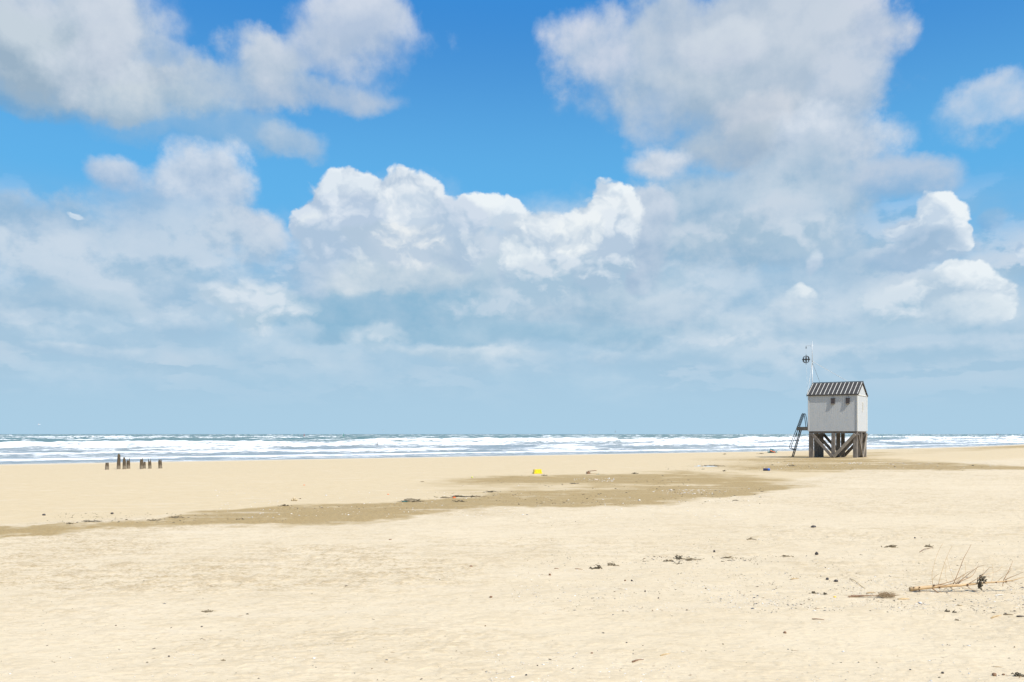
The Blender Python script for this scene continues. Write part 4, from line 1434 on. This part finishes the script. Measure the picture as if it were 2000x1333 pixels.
def weed_shape(w, d, h, seed, dense=1.0):
    """tangle of short curled strands and flakes on the sand"""
    rnd = random.Random(seed)
    mb = MB()
    n = int(26 * dense)
    for k in range(n):
        x = rnd.gauss(0, .26) * w
        y = rnd.gauss(0, .26) * d
        zz = max(0, h * (1 - (2 * x / w) ** 2) * rnd.uniform(.1, .95))
        a = rnd.uniform(-.7, .7) + (math.pi if rnd.random() < .5 else 0)
        L = rnd.uniform(.12, .34) * w
        p = [Vector((x, y, zz))]
        for q in range(3):
            a += rnd.uniform(-.6, .6)
            p.append(p[-1] + Vector((math.cos(a) * L / 3, math.sin(a) * L / 3 * d / w, rnd.uniform(-.35, .3) * h)))
            p[-1].z = max(p[-1].z, -0.004)
        mb.tube(p, [h * .05 + .003, h * .09 + .003, h * .07 + .003, .002], 4)
    for k in range(int(6 * dense)):
        jit_blob(mb, (rnd.gauss(0, .16) * w, rnd.gauss(0, .16) * d, h * rnd.uniform(.1, .35)), w * rnd.uniform(.06, .14), d * .12, h * rnd.uniform(.2, .38), rnd, 6, 4, .35)
    return mb


def weed(px, py, wpx, hpx, label, seed, mat=None, dense=1.0, group='clumps of washed-up seaweed', name='seaweed_clump'):
    c = at(px, py)
    k = c.y / FPX
    o = weed_shape(wpx * k, max(wpx * k * .6, .05), hpx * k * .8, seed, dense * .75).build(name, mat or M_WEED, loc=c)
    tag(o, label, 'seaweed', group)
    return o


def stone(px, py, wpx, hpx, label, seed, mat=None, name='stone', cat='stone', group='dark stones on the dry sand'):
    c = at(px, py)
    k = c.y / FPX
    mb = MB()
    jit_blob(mb, (0, 0, hpx * k * .38), wpx * k * .42, wpx * k * .34, hpx * k * .52, random.Random(seed), 9, 6, .14)
    o = mb.build(name, mat or M_STONE, smooth=True, loc=c)
    tag(o, label, cat, group)
    return o


def stick(px0, py0, px1, py1, r, label, mat, lift=0.01, group='loose sticks and reeds on the sand', name='stick', bend=0.02):
    a, b = at(px0, py0), at(px1, py1)
    d = b - a
    pts = [Vector((0, 0, lift)), d * .35 + Vector((0, bend * d.length, lift + bend * d.length)), d * .7 + Vector((0, bend * .6 * d.length, lift)), d + Vector((0, 0, lift * .4))]
    o = MB().tube(pts, [r, r, r * .8, r * .5], 6).build(name, mat, smooth=True, loc=a)
    tag(o, label, 'stick', group)
    return o


# yellow fish box lying on its rim
c = at(1049.5, 925.5)
k = c.y / FPX
bx = empty('yellow_crate', c, R(14))
tag(bx, 'bright yellow plastic crate lying upside down on the damp sand', 'crate')
wd, dp, hh = 15 * k, 0.36, 8.2 * k
vs = [(-wd / 2, -dp / 2, 0), (wd / 2, -dp / 2, 0), (wd / 2, dp / 2, 0), (-wd / 2, dp / 2, 0),
      (-wd * .44, -dp * .42, hh), (wd * .46, -dp * .42, hh * 1.05), (wd * .46, dp * .42, hh * 1.05), (-wd * .44, dp * .42, hh)]
MB().add(vs, [(0, 3, 2, 1), (4, 5, 6, 7), (0, 1, 5, 4), (1, 2, 6, 5), (2, 3, 7, 6), (3, 0, 4, 7)]).build('crate_body', M_YEL, bx)
MB().box((0, -dp / 2, .03), (wd * 1.12, .035, .05), bev=.008).box((0, dp / 2, .03), (wd * 1.12, .035, .05), bev=.008).box((-wd / 2 - .012, 0, .03), (.035, dp - .04, .05), bev=.008).box((wd / 2 + .012, 0, .03), (.035, dp - .04, .05), bev=.008).build('rim', M_YEL, bx)
for q in (-.28, .14, .36):
    MB().beam((wd * q, -dp / 2 - .004, .06), (wd * q * .95, -dp * .42 - .01, hh * .96), .03, .025, .004).build('rib', M_YEL, bx)

# short block with a plank across it
c = at(1149, 926)
k = c.y / FPX
rt = empty('driftwood_block', c, R(8))
tag(rt, 'brown cut block of driftwood with its end towards the sea', 'driftwood')
MB().box((0, 0, 2 * k), (6.4 * k, .22, 4.6 * k), Matrix.Rotation(R(4), 3, 'Y'), .012).build('block', M_BROWN, rt)
o = MB().beam((-1 * k, .02, 5.0 * k), (16.5 * k, .05, 6.6 * k), .05, 1.3 * k, .008).build('plank', M_BROWN, loc=c)
tag(o, 'thin brown plank resting on the driftwood block and pointing right', 'plank')
stick(1152, 925.6, 1168, 925.4, .012, 'pale slat on the sand right beneath the raised plank', M_STRAW)
weed(1168, 927, 7, 2, 'small bluish scrap of net beside the driftwood block', 31, M_TEAL, .6, 'scraps of net and rope', 'net_scrap')

# blue canister
c = at(1497, 920)
k = c.y / FPX
rt = empty('blue_canister', c, R(-12))
tag(rt, 'blue plastic canister with a dark band, lying on its side below the hut', 'canister')
rr = 2.4 * k
MB().tube([(-6.2 * k, 0, rr), (-6 * k, 0, rr), (2.4 * k, 0, rr)], [rr * .9, rr, rr], 16).build('body', M_NAVY, rt, smooth=False)
MB().tube([(2.4 * k, 0, rr), (5.6 * k, 0, rr), (6.6 * k, 0, rr)], [rr * 1.02, rr * 1.02, rr * .8], 16).build('cap', M_BLUE, rt)

# heap of nets near the hut
c = at(1508, 885)
k = c.y / FPX
rt = empty('net_heap', c)
tag(rt, 'heap of teal and orange fishing net and rope left of the hut ladder', 'fishing net')
weed_shape(15 * k, .5, 7 * k, 41, 2.2).build('teal_net', M_TEAL, rt)
rnd = random.Random(5)
mb = MB()
for q in range(9):
    p = [Vector((-4 * k + 9 * k * s_ + rnd.uniform(-.06, .06), -.22 + rnd.uniform(-.1, .1), (4.2 - 3.0 * s_) * k + rnd.uniform(-.02, .05))) for s_ in (0, .3, .6, 1)]
    mb.tube(p, .022, 5)
mb.build('orange_rope', M_ORANGE, rt)
mb = MB()
mb.tube([(1.5 * k, 0, 2 * k), (.6 * k, 0, 8 * k)], .012, 5)
mb.build('stick', M_BROWN, rt)
weed(1487, 887, 16, 2, 'flat dark weed streak left of the net heap', 43, None, .8)

# blue strip with weed on it
c = at(1383, 911.5)
k = c.y / FPX
rt = empty('plastic_strip', c)
tag(rt, 'long flat strip of pale blue plastic half covered with weed', 'plastic sheet')
mb = MB()
n = 16
vs, fs = [], []
rnd = random.Random(8)
for i in range(n + 1):
    x = (-27 + 44 * i / n) * k
    hz_ = 0.02 + rnd.uniform(0, .05)
    vs += [(x, -.12 - rnd.uniform(0, .05), 0.0), (x, 0, hz_), (x, .14, 0.01), (x, 0, -.02)]
for i in range(n):
    for q in range(4):
        q2 = (q + 1) % 4
        fs.append((4 * i + q, 4 * i + 4 + q, 4 * i + 4 + q2, 4 * i + q2))
mb.add(vs, fs).build('sheet', M_PBLUE, rt)
w_ = weed_shape(44 * k, .3, 2.6 * k, 44, 1.6).build('weed', M_WEED2, rt)
w_.location = (6 * k, .04, .01)

# larger tangles
c = at(803, 980.5)
k = c.y / FPX
rt = empty('weed_mound', c)
tag(rt, 'largest low mound of brown weed with teal net caught in it, on the moist band', 'weed mound')
rnd = random.Random(12)
mb = MB()
jit_blob(mb, (-1 * k, 0, 0), 15 * k, .22, 6.4 * k, rnd, 14, 7, .12)
for q in range(9):
    jit_blob(mb, (rnd.uniform(-11, 11) * k, rnd.uniform(-.12, .1), rnd.uniform(2.0, 4.2) * k * .8), 3.5 * k, .08, 1.8 * k, rnd, 7, 5, .3)
mb.build('mound', M_WEED2, rt)
weed_shape(34 * k, .4, 5 * k, 45, 1.8).build('strands', M_WEED, rt)
mb = MB()
for q in range(7):
    x0 = rnd.uniform(-18, -9) * k
    mb.tube([(x0, -.2, .01), (x0 + 3 * k, -.22, .03), (x0 + 6 * k, -.18, .02)], .008, 4)
mb.build('net', M_TEAL, rt)

c = at(575, 979)
k = c.y / FPX
rt = empty('sponge_lump', c)
tag(rt, 'pale tan knobbly lump lying alone above the moist band', 'lump')
mb = MB()
rnd = random.Random(13)
for (x, z, r_) in ((-3.5, 2.4, 2.8), (-.5, 5.2, 3.0), (3.6, 2.8, 2.8), (1, 2.2, 2.6), (-2, 6.2, 1.6), (4.6, 4.0, 1.6)):
    jit_blob(mb, (x * k, rnd.uniform(-.03, .03), z * k * .9), r_ * k, r_ * k, r_ * k, rnd, 9, 7, .16)
mb.build('lump', M_SPONGE, rt)
weed(586, 975, 9, 1.6, 'thin weed wisp touching the tan lump', 46, M_WEED2, .5)

o = stone(887, 973.5, 8, 3, 'orange plastic fragment among the dark weed streaks', 51, M_ORANGE, 'plastic_fragment', 'plastic scrap', 'small orange plastic scraps')
o = stone(758, 966.5, 5, 1.6, 'tiny orange scrap on the damp sand above the weed mound', 52, M_ORANGE, 'plastic_fragment', 'plastic scrap', 'small orange plastic scraps')
o = stone(594, 948.5, 4, 1.5, 'faint orange scrap on the smooth damp sand at left centre', 53, M_ORANGE, 'plastic_fragment', 'plastic scrap', 'small orange plastic scraps')
M_LIME = simple_mat('lime_ball', (0.55, 0.62, 0.05), (0.62, 0.70, 0.08), 8, 0.6)
stone(922, 934, 3.2, 3.2, 'small lime yellow ball at the upper edge of the moist band', 54, M_LIME, 'ball', 'ball', '')

WEEDS = [
    (895, 981, 26, 5, 'dark tangled weed just below the orange fragment', None), (905, 971, 60, 3, 'long dark weed streak right of the orange fragment', None),
    (868, 973, 34, 2, 'faint thin weed streak left of the orange fragment', M_WEED2), (1165, 1112, 24, 9, 'pointed dark weed clump left of centre on the dry sand', None),
    (1195, 1106, 24, 7, 'loose curl of weed upper right of the pointed clump', M_WEED2), (1325, 1093, 20, 8, 'peaked dark weed tangle on the long weed line', None),
    (1306, 1097, 20, 5, 'slanting weed wisp left of the peaked tangle', M_WEED2), (1349, 1094, 44, 4, 'flat trail of weed right of the peaked tangle', M_WEED2),
    (1322, 1102, 16, 3, 'short dark weed strip just below the peaked tangle', None), (1421, 1091, 24, 4, 'thin weed line right below the round black stone', M_WEED2),
    (1465, 1055, 20, 5, 'scattered weed specks above and right of the round black stone', M_WEED2), (1741, 1070, 24, 8, 'open curly weed clump above the dead branch', M_WEED2),
    (1812, 1069, 17, 5, 'flat oval clot of weed right of the curly clump', M_WEED2), (1536, 1088, 22, 4, 'low dark weed below left of the solitary black stone', M_WEED2),
    (1612, 1163, 10, 5, 'compact dark clump beside the start of the tufted twig', None), (1587, 1160, 14, 5, 'dark wrack with a bluish cast among the shells', None),
    (1850, 1196, 10, 6, 'black tuft of weed below the dead branch', None), (1864, 1197, 7, 4, 'smaller black tuft right beside another tuft', None),
    (1869, 1213, 8, 4, 'faint weed scrap below the two black tufts', M_WEED2), (405, 1196, 22, 5, 'tan weed crumb standing alone on the left dry sand', M_WEED2),
    (136, 1024, 16, 4, 'dark weed bit above the left end of the moist band', None), (178, 1019, 40, 2.5, 'dark weed streak above the left moist band', None),
    (300, 1017, 30, 2.5, 'thin weed line inside the moist band at left', M_WEED2), (345, 1012, 34, 4, 'ragged weed line left of the dark patch of moist sand', M_WEED2),
    (470, 1015, 18, 2.5, 'short black strip of weed on the dark moist patch', None), (558, 989, 22, 4, 'weed clump just below and left of the tan lump', M_WEED2),
    (1240, 926, 14, 3, 'small dark weed heap right of the planked block', None), (1415, 888, 8, 2, 'tiny weed speck on the far beach', M_WEED2),
    (1063, 930, 14, 3, 'weed bump just right below the yellow crate', M_WEED2), (1545, 911, 26, 3, 'weed line below the hut ladder', M_WEED2),
    (1415, 921, 10, 3, 'small dark weed bump left of the blue canister', None), (1120, 945, 22, 2, 'dark weed dash in the middle moist band', None),
    (960, 962, 26, 3, 'weed streak near the left tip of the middle moist band', None), (825, 942, 10, 2, 'faint weed dash on the far damp sand', M_WEED2),
    (1988, 1321, 20, 9, 'black wiry twist of weed at the bottom right corner', None), (436, 1291, 14, 2, 'pale weed stain near the bottom left', M_WEED2),
]
for i, (px, py, w, h, lb, m_) in enumerate(WEEDS):
    weed(px, py, w, h, lb, 100 + i, m_, 1.0 if w < 30 else 1.6)

STONES = [
    (1595, 1085, 8, 8, 'solitary round black stone right of centre on the dry sand'), (1395, 1080, 5, 6, 'small upright black stone above the long weed line'),
    (1589, 1031, 12, 5, 'flat dark stone farthest up on the dry sand'), (1074, 1125, 6, 5, 'grey brown pebble below left of the pointed weed clump'),
    (1234, 1136, 4.5, 4, 'black pebble left of centre among shells'), (1221, 1136, 5, 3.5, 'rusty pebble touching the left of a black pebble'),
    (1260, 1157, 3.5, 4, 'tiny black pebble lowest of the trio near centre'), (1533, 1238, 8, 5, 'brown stone alone on the smooth sand'),
    (1841, 1316, 7, 4, 'dark pebble near the bottom, right of centre'), (1942, 1321, 11, 7, 'reddish brown stone at the lower right edge'),
    (1960, 1319, 7, 3, 'small brown stone just right of the reddish one'), (86, 1007.5, 8, 4, 'dark stone on the damp sand at the far left'),
    (219, 1005, 7, 4, 'rounded dark stone on the damp sand, second from the left'), (1616, 1133, 7, 5, 'dark stone above the tufted twig'),
    (1633, 1137, 10, 5, 'wedge shaped dark stone beside another above the tufted twig'), (617, 1306, 4, 3, 'tiny dark pebble near the bottom, left of centre'),
    (330, 1284, 5, 3, 'black pebble near the bottom left'), (394, 1226, 5, 3, 'bluish pebble below the tan weed crumb'),
    (1778, 1310, 5, 3, 'black pebble near the bottom edge below the branch'), (1028, 1320, 5, 3, 'black pebble at the bottom centre'),
    (1224, 1257, 5, 3, 'blue grey pebble on the smooth centre sand'), (1156, 1278, 6, 4, 'brown pebble on the smooth centre sand'),
    (1286, 1170, 4, 3, 'dark bluish pebble in the shell field'), (1612, 1111, 3.5, 3, 'tiny black pebble below the solitary stone'),
    (1787, 1052, 4, 3, 'dark speck of stone above the flat clot of weed'), (920, 1108.5, 8, 4, 'rust brown bit left of the shell field'),
    (959, 1168, 8, 3.5, 'tan brown bit on the sand left of centre'), (762, 1055.5, 8, 2.5, 'thin brown bit just below the moist band'),
]
for i, (px, py, w, h, lb) in enumerate(STONES):
    stone(px, py, w, h, lb, 200 + i, M_BROWN if ('brown' in lb or 'rust' in lb) else M_STONE)

STICKS = [
    (1083, 1112, 1092, 1112.5, .010, 'rust brown stick right of the brown bit', M_BROWN), (1123, 1113, 1138, 1113.5, .008, 'thin rusty double stick left of the pointed weed', M_BROWN),
    (1754, 1173, 1777, 1171.5, .013, 'straight tan stick below the butt of the dead branch', M_STRAW), (1235, 1295, 1257, 1290, .008, 'slim brown reed near the bottom centre', M_BROWN),
    (1544, 1133, 1560, 1131, .007, 'pale straw left of the dark stones', M_STRAW), (1796, 1061 + 19, 1822, 1070, .006, 'thin slanting twig under the flat clot of weed', M_BROWN),
    (1870, 1184, 1882, 1185.5, .008, 'short straw below the branch', M_STRAW), (1936, 1209, 1957, 1203, .008, 'straw coloured reed at the right edge', M_STRAW),
    (1960, 1203, 1979, 1202, .007, 'greyish reed right of the straw coloured one', M_WEED2), (1986, 1206, 2004, 1206, .010, 'dark blue grey stick cut by the right edge', M_STONE),
    (1586, 1211.5, 1610, 1212, .006, 'brown reed alone on the smooth sand', M_BROWN), (1290, 1283, 1310, 1278, .006, 'orange brown reed next to shells at bottom centre', M_STRAW),
    (1660, 1132, 1690, 1151, .005, 'fine bent grass stalk above the tufted twig', M_STRAW), (1944, 1164 + 2, 1960, 1163, .007, 'bleached white reed right below the branch', M_TRIM),
    (1693, 1160, 1710, 1158.5, .007, 'pale stalk just above the tufted twig', M_STRAW),
]
for i, (a, b, c_, d, r_, lb, m_) in enumerate(STICKS):
    stick(a, b, c_, d, r_, lb, m_)

# twig with a dry tuft
c = at(1690, 1168)
k = c.y / FPX
rt = empty('tufted_twig', c)
tag(rt, 'dark twig with a dry brown tuft at its right end, lying on the sand', 'twig')
P0 = lambda zx, zy, y_=0: Vector(((1600 + zx / 11.11 - 1690) * k, y_, (1168 - 1130 - zy / 11.11) * k))
MB().tube([P0(275, 445), P0(420, 438), P0(590, 440)], .005, 5).build('stalk', M_STRAW, rt)
mb = MB()
jit_blob(mb, P0(335, 412), .022, .02, .014, random.Random(2), 7, 5, .2)
mb.build('yellow_bud', simple_mat('yellow_bud', (0.75, 0.42, 0.05), (0.8, 0.5, 0.08), 9, .7), rt)
MB().tube([P0(590, 445), P0(650, 430), P0(710, 400), P0(830, 392), P0(1060, 385), P0(1300, 385)], [.010, .020, .020, .014, .008, .006], 7).build('stem', M_BROWN, rt)
rnd = random.Random(77)
mb = MB()
for q in range(150):
    x = 1300 + abs(rnd.gauss(0, 1)) * 10 + rnd.uniform(0, 300)
    h_ = 95 * math.exp(-((x - 1440) / 110) ** 2) + 25
    a = P0(x, 395 + rnd.uniform(-8, 10), rnd.uniform(-.07, .07))
    b = a + Vector((rnd.uniform(-.07, .10), rnd.uniform(-.05, .05), rnd.uniform(.2, 1.0) * h_ / 11.11 * k + .006))
    mb.tube([a, (a + b) / 2 + Vector((rnd.uniform(-.02, .02), 0, .01)), b], [.003, .0025, .001], 3)
for q in range(60):
    x = rnd.uniform(640, 1300)
    a = P0(x, 392, rnd.uniform(-.03, .03))
    b = a + Vector((rnd.uniform(-.08, .08), rnd.uniform(-.04, .04), rnd.uniform(0, .02)))
    mb.tube([a, b], [.003, .001], 3)
mb.build('tuft', simple_mat('dry_tuft', (0.24, 0.16, 0.08), (0.42, 0.30, 0.17), 14, 0.85), rt)


# ------------------------------------------------------------------ the dead branch
YB = at(1880, 1157).y
rt = empty('dead_branch', at(1880, 1157))
tag(rt, 'bare orange brown branch with long side twigs, lying on the sand at right', 'branch')
KB = YB / FPX
org = rt.location


def bp(zx, zy, dy=0.0):
    px, py = 1740 + zx / 7.692, 1060 + zy / 7.692
    return Vector(((px - 1000) * KB, YB + dy, EYE - (py - HZ) * KB)) - org


rnd = random.Random(3)
tr = [(285, 702), (420, 690), (520, 682), (630, 668), (760, 655), (900, 645), (1040, 640), (1140, 632), (1240, 625), (1330, 615), (1450, 603), (1570, 593), (1700, 580), (1800, 570), (1880, 556), (1990, 530), (2120, 500)]
rad = [32, 31, 28, 27, 24, 22, 20, 18, 17, 16, 14, 12, 12, 9, 7, 4, 2]
MB().tube([bp(a, b, 0.02 * math.sin(i * .9)) for i, (a, b) in enumerate(tr)], [r_ / 7.692 * KB for r_ in rad], 12).build('trunk', M_BRANCH, rt, smooth=True)
mb = MB()
for (zx, zy, r_) in ((420, 672, 10), (335, 672, 8), (640, 640, 14), (1140, 632, 16), (905, 640, 12), (720, 672, 11), (1570, 597, 11), (1400, 606, 9), (1715, 580, 12), (975, 640, 12), (420, 716, 9)):
    jit_blob(mb, bp(zx, zy, -.02), r_ / 7.692 * KB, .02, r_ / 7.692 * KB, rnd, 8, 5, .2)
mb.build('knots', M_KNOT, rt, smooth=True)
TW = [
    ([(630, 640), (650, 480), (720, 340), (800, 190), (910, 55)], 4, .25), ([(715, 640), (790, 450), (870, 280), (935, 180), (1020, 70)], 5, .18),
    ([(935, 630), (1030, 440), (1130, 230), (1200, 130), (1265, 40)], 6, .1), ([(640, 648), (780, 610), (900, 570), (1010, 490), (1165, 385)], 8, -.12),
    ([(650, 670), (780, 640), (930, 570), (945, 470)], 6, -.2), ([(970, 630), (1100, 510), (1200, 400), (1270, 330), (1330, 318)], 6, -.15),
    ([(980, 640), (1100, 580), (1250, 540), (1340, 490), (1430, 365)], 8, .2), ([(1150, 632), (1250, 560), (1350, 480), (1430, 365), (1470, 355)], 6, -.1),
    ([(960, 620), (1060, 545), (1200, 510), (1250, 440), (1280, 340)], 4, .3), ([(1340, 520), (1400, 500), (1500, 485), (1690, 450), (1760, 385)], 4, .15),
    ([(1590, 590), (1650, 520), (1700, 460), (1760, 390)], 4, -.1), ([(1690, 575), (1790, 440), (1850, 350), (1890, 290)], 6, .1),
    ([(1720, 565), (1800, 510), (1880, 455), (1930, 420)], 6, -.12), ([(625, 690), (660, 740), (720, 757)], 10, -.16),
    ([(890, 670), (920, 705), (940, 725)], 5, -.1), ([(1140, 650), (1165, 690), (1210, 715)], 6, -.14), ([(710, 670), (715, 710), (722, 755)], 5, -.1),
    ([(1700, 590), (1750, 640), (1800, 668)], 4, -.1), ([(1720, 595), (1800, 615), (1860, 630)], 4, .1), ([(1690, 600), (1665, 630), (1645, 650)], 7, -.05),
    ([(970, 650), (1100, 680), (1200, 690)], 5, -.15), ([(840, 670), (855, 700), (850, 740)], 4, .1), ([(720, 470), (725, 520), (720, 600)], 3, .2),
    ([(850, 600), (870, 480), (940, 380), (950, 340)], 3, .3), ([(950, 560), (990, 460), (1030, 260)], 3, .35), ([(1070, 560), (1170, 500), (1180, 560)], 3, .2),
    ([(1500, 600), (1620, 500), (1670, 370)], 3, .25), ([(1380, 490), (1420, 420), (1440, 380)], 3, .1), ([(1760, 570), (1850, 590), (1990, 690)], 4, -.1),
    ([(1440, 500), (1500, 520), (1540, 545)], 4, .1), ([(1400, 600), (1450, 640), (1500, 625)], 4, -.08),
]
for pts, r_, dy in TW:
    n = len(pts)
    P_ = []
    for i, (a, b) in enumerate(pts):
        P_.append(bp(a + rnd.uniform(-4, 4), b + rnd.uniform(-4, 4), dy * i / (n - 1)))
    fine = [P_[0]]
    for i in range(n - 1):
        for s_ in (.33, .66, 1):
            q = P_[i].lerp(P_[i + 1], s_)
            if s_ < 1:
                q += Vector((rnd.uniform(-.003, .003), 0, rnd.uniform(-.003, .003)))
            fine.append(q)
    sm = [fine[0]] + [(fine[i - 1] + 2 * fine[i] + fine[i + 1]) / 4 for i in range(1, len(fine) - 1)] + [fine[-1]]
    m_ = len(sm)
    r0 = r_ / 7.692 * KB
    MB().tube(sm, [max(r0 * (1 - .75 * i / (m_ - 1)), .0022) for i in range(m_)], 6).build('twig', M_TWIG if r_ > 5 else M_BRANCH, rt, smooth=True)

# black weed caught on the branch
c = bp(1330, 700, -.03) + org
mb = MB()
rnd = random.Random(9)
B2 = lambda zx, zy: bp(zx, zy, rnd.uniform(-.06, .02)) + org - c
for q in range(30):
    a = B2(1322 + rnd.gauss(0, 8), rnd.uniform(560, 705))
    b = a + Vector((rnd.gauss(0, .012), rnd.gauss(0, .012), rnd.uniform(.02, .06)))
    mb.tube([a, (a + b) / 2 + Vector((rnd.gauss(0, .008), 0, 0)), b], [.006, .007, .002], 4)
for q in range(30):
    t = rnd.random()
    a = B2(1345 + 70 * t + rnd.gauss(0, 5), 500 + 80 * t + rnd.gauss(0, 12))
    b = a + Vector((rnd.gauss(0, .02), rnd.gauss(0, .012), rnd.gauss(0, .02)))
    mb.tube([a, b], [.006, .002], 4)
for q in range(5):
    jit_blob(mb, B2(1320 + rnd.uniform(-10, 14), 620 + q * 18), .014, .014, .016, rnd, 7, 5, .3)
jit_blob(mb, B2(1350, 512), .02, .016, .022, rnd, 7, 5, .3)
jit_blob(mb, B2(1375, 560), .022, .016, .02, rnd, 7, 5, .3)
o = mb.build('hanging_seaweed', M_WEED, loc=c)
tag(o, 'black seaweed hanging over the middle of the dead branch', 'seaweed')


# ------------------------------------------------------------------ shells, grit and crumbs of weed that nobody could count
def flecks(name, label, mat, regions, seed, sizes, flat=.35, stretch=1.0):
    rs = np.random.RandomState(seed)
    PX, PY, S = [], [], []
    for (x0, x1, y0, y1, n, smul) in regions:
        a = rs.uniform(x0, x1, n)
        b = y0 + (y1 - y0) * rs.uniform(0, 1, n) ** 0.9
        # clumpy
        keep = vnoise(a / 55.0, b / 9.0, seed) + 0.5 * vnoise(a / 17.0, b / 4.0, seed + 1) > rs.uniform(0.3, 1.0, n)
        PX.append(a[keep])
        PY.append(b[keep])
        S.append(np.full(keep.sum(), smul))
    PX, PY, S = np.concatenate(PX), np.concatenate(PY), np.concatenate(S)
    dz_ = (PY - HZ) / FPX
    y = EYE / dz_
    for _ in range(6):
        y = (EYE - ground_z((PX - 1000) / FPX * y, y)) / dz_
    x = (PX - 1000) / FPX * y
    z = ground_z(x, y)
    m = len(x)
    s = np.exp(rs.normal(math.log(sizes[0]), sizes[1], m)) * S
    ang = rs.uniform(0, 2 * math.pi, m)
    el_ = 1 + rs.uniform(0, 1, m) * stretch
    base = np.array([[1, 0, 0], [0.3, .8, .1], [-.9, .3, 0], [-.5, -.8, .05], [.5, -.7, 0], [0.1, .05, 1], [0, 0, -.6]], float)
    V = np.repeat(base[None], m, 0) * (1 + rs.uniform(-.3, .3, (m, 7, 3)))
    V[:, :, 0] *= (s * el_)[:, None]
    V[:, :, 1] *= s[:, None] * .8
    V[:, :, 2] *= (s * flat * rs.uniform(.5, 1.5, m))[:, None]
    ca, sa = np.cos(ang)[:, None], np.sin(ang)[:, None]
    X = V[:, :, 0] * ca - V[:, :, 1] * sa + x[:, None]
    Y = V[:, :, 0] * sa + V[:, :, 1] * ca + y[:, None]
    Z = V[:, :, 2] + z[:, None] + 0.003
    co = np.stack([X, Y, Z], -1).reshape(-1, 3)
    tri = []
    for k_ in range(5):
        tri.append((k_, (k_ + 1) % 5, 5))
        tri.append(((k_ + 1) % 5, k_, 6))
    T_ = (np.array(tri)[None] + (np.arange(m) * 7)[:, None, None]).reshape(-1, 3)
    me = bpy.data.meshes.new(name)
    me.vertices.add(len(co))
    me.vertices.foreach_set('co', co.astype(np.float32).ravel())
    me.loops.add(T_.size)
    me.loops.foreach_set('vertex_index', T_.astype(np.int32).ravel())
    me.polygons.add(len(T_))
    me.polygons.foreach_set('loop_start', (np.arange(len(T_)) * 3).astype(np.int32))
    rv = np.repeat(rs.uniform(0, 1, m), 7).astype(np.float32)
    at_ = me.attributes.new('tone', 'FLOAT', 'POINT')
    at_.data.foreach_set('value', rv)
    me.update(calc_edges=True)
    me.materials.append(mat)
    o = bpy.data.objects.new(name, me)
    COL.objects.link(o)
    tag(o, label, name.replace('_', ' ').split()[-1], kind='stuff')
    return o


def tone_mat(name, stops, rough=.7):
    m_, T, bs = new_mat(name)
    rp = T.n('ShaderNodeValToRGB')
    rp.color_ramp.interpolation = 'CONSTANT'
    els = rp.color_ramp.elements
    els[0].position = 0
    els[0].color = stops[0] + (1,)
    els[1].position = 1 / len(stops)
    els[1].color = stops[1] + (1,)
    for i in range(2, len(stops)):
        e_ = els.new(i / len(stops))
        e_.color = stops[i] + (1,)
    T.put(rp.inputs[0], attr(T, 'tone'))
    T.put(bs.inputs['Base Color'], rp.outputs[0])
    bs.inputs['Roughness'].default_value = rough
    return m_


flecks('shell_fragments', 'pale broken shells scattered over the dry sand', tone_mat('shell', [(.78, .75, .70), (.70, .62, .52), (.80, .78, .75), (.62, .50, .38), (.66, .66, .68)]),
       [(1000, 2050, 1100, 1195, 5200, 1), (1350, 2050, 1135, 1190, 3400, 1), (950, 1350, 1270, 1345, 700, 1.1), (1500, 2050, 1290, 1345, 350, 1.1),
        (700, 2050, 1040, 1100, 1200, .9), (0, 700, 1250, 1345, 350, 1), (1400, 2000, 1200, 1290, 250, 1),
        (420, 1500, 948, 1012, 1500, 3.0), (1120, 1200, 934, 941, 160, 4.5), (1290, 1420, 956, 966, 260, 4.0), (1480, 2000, 898, 918, 900, 4.0), (1640, 1850, 903, 908, 400, 5.0)], 11, (.0052, .45), .3, .6)
flecks('dark_grit', 'small dark pebbles and crumbs of weed over the dry sand', tone_mat('grit', [(.05, .04, .035), (.12, .09, .06), (.18, .11, .06), (.09, .10, .12), (.20, .16, .10)]),
       [(1000, 2050, 1085, 1195, 3400, .8), (1450, 2050, 1120, 1200, 2200, 1.0), (1280, 2050, 1040, 1110, 1300, .9), (1250, 1480, 1086, 1098, 500, 1.4),
        (1000, 1280, 1070, 1110, 300, 1.1), (0, 1000, 1060, 1330, 800, .8), (1000, 2050, 1200, 1345, 400, .9), (1000, 2050, 1005, 1060, 1000, .9)], 12, (.0050, .55), .45, 1.2)
flecks('straw_bits', 'bits of straw and brown reed over the dry sand', tone_mat('straw_bits', [(.42, .28, .15), (.50, .36, .20), (.30, .17, .09)]),
       [(1000, 2050, 1060, 1200, 900, 1), (0, 1000, 1060, 1330, 260, 1), (1000, 2050, 1200, 1345, 120, 1)], 13, (.0048, .4), .25, 5.0)
flecks('weed_crumbs', 'dark crumbs of weed strewn along the moist band', tone_mat('weed_crumbs', [(.04, .035, .02), (.09, .075, .045), (.15, .12, .07), (.10, .09, .05)], .85),
       [(90, 560, 1002, 1022, 420, .8), (540, 800, 984, 996, 120, .8), (830, 1300, 960, 986, 800, .8), (900, 1350, 928, 950, 420, .9), (1300, 1600, 898, 920, 350, 1.1),
        (1600, 2000, 905, 920, 400, 1.1), (1000, 1500, 948, 985, 500, 1.1), (1700, 1800, 876, 882, 60, 2)], 14, (.011, .6), .5, 2.0)
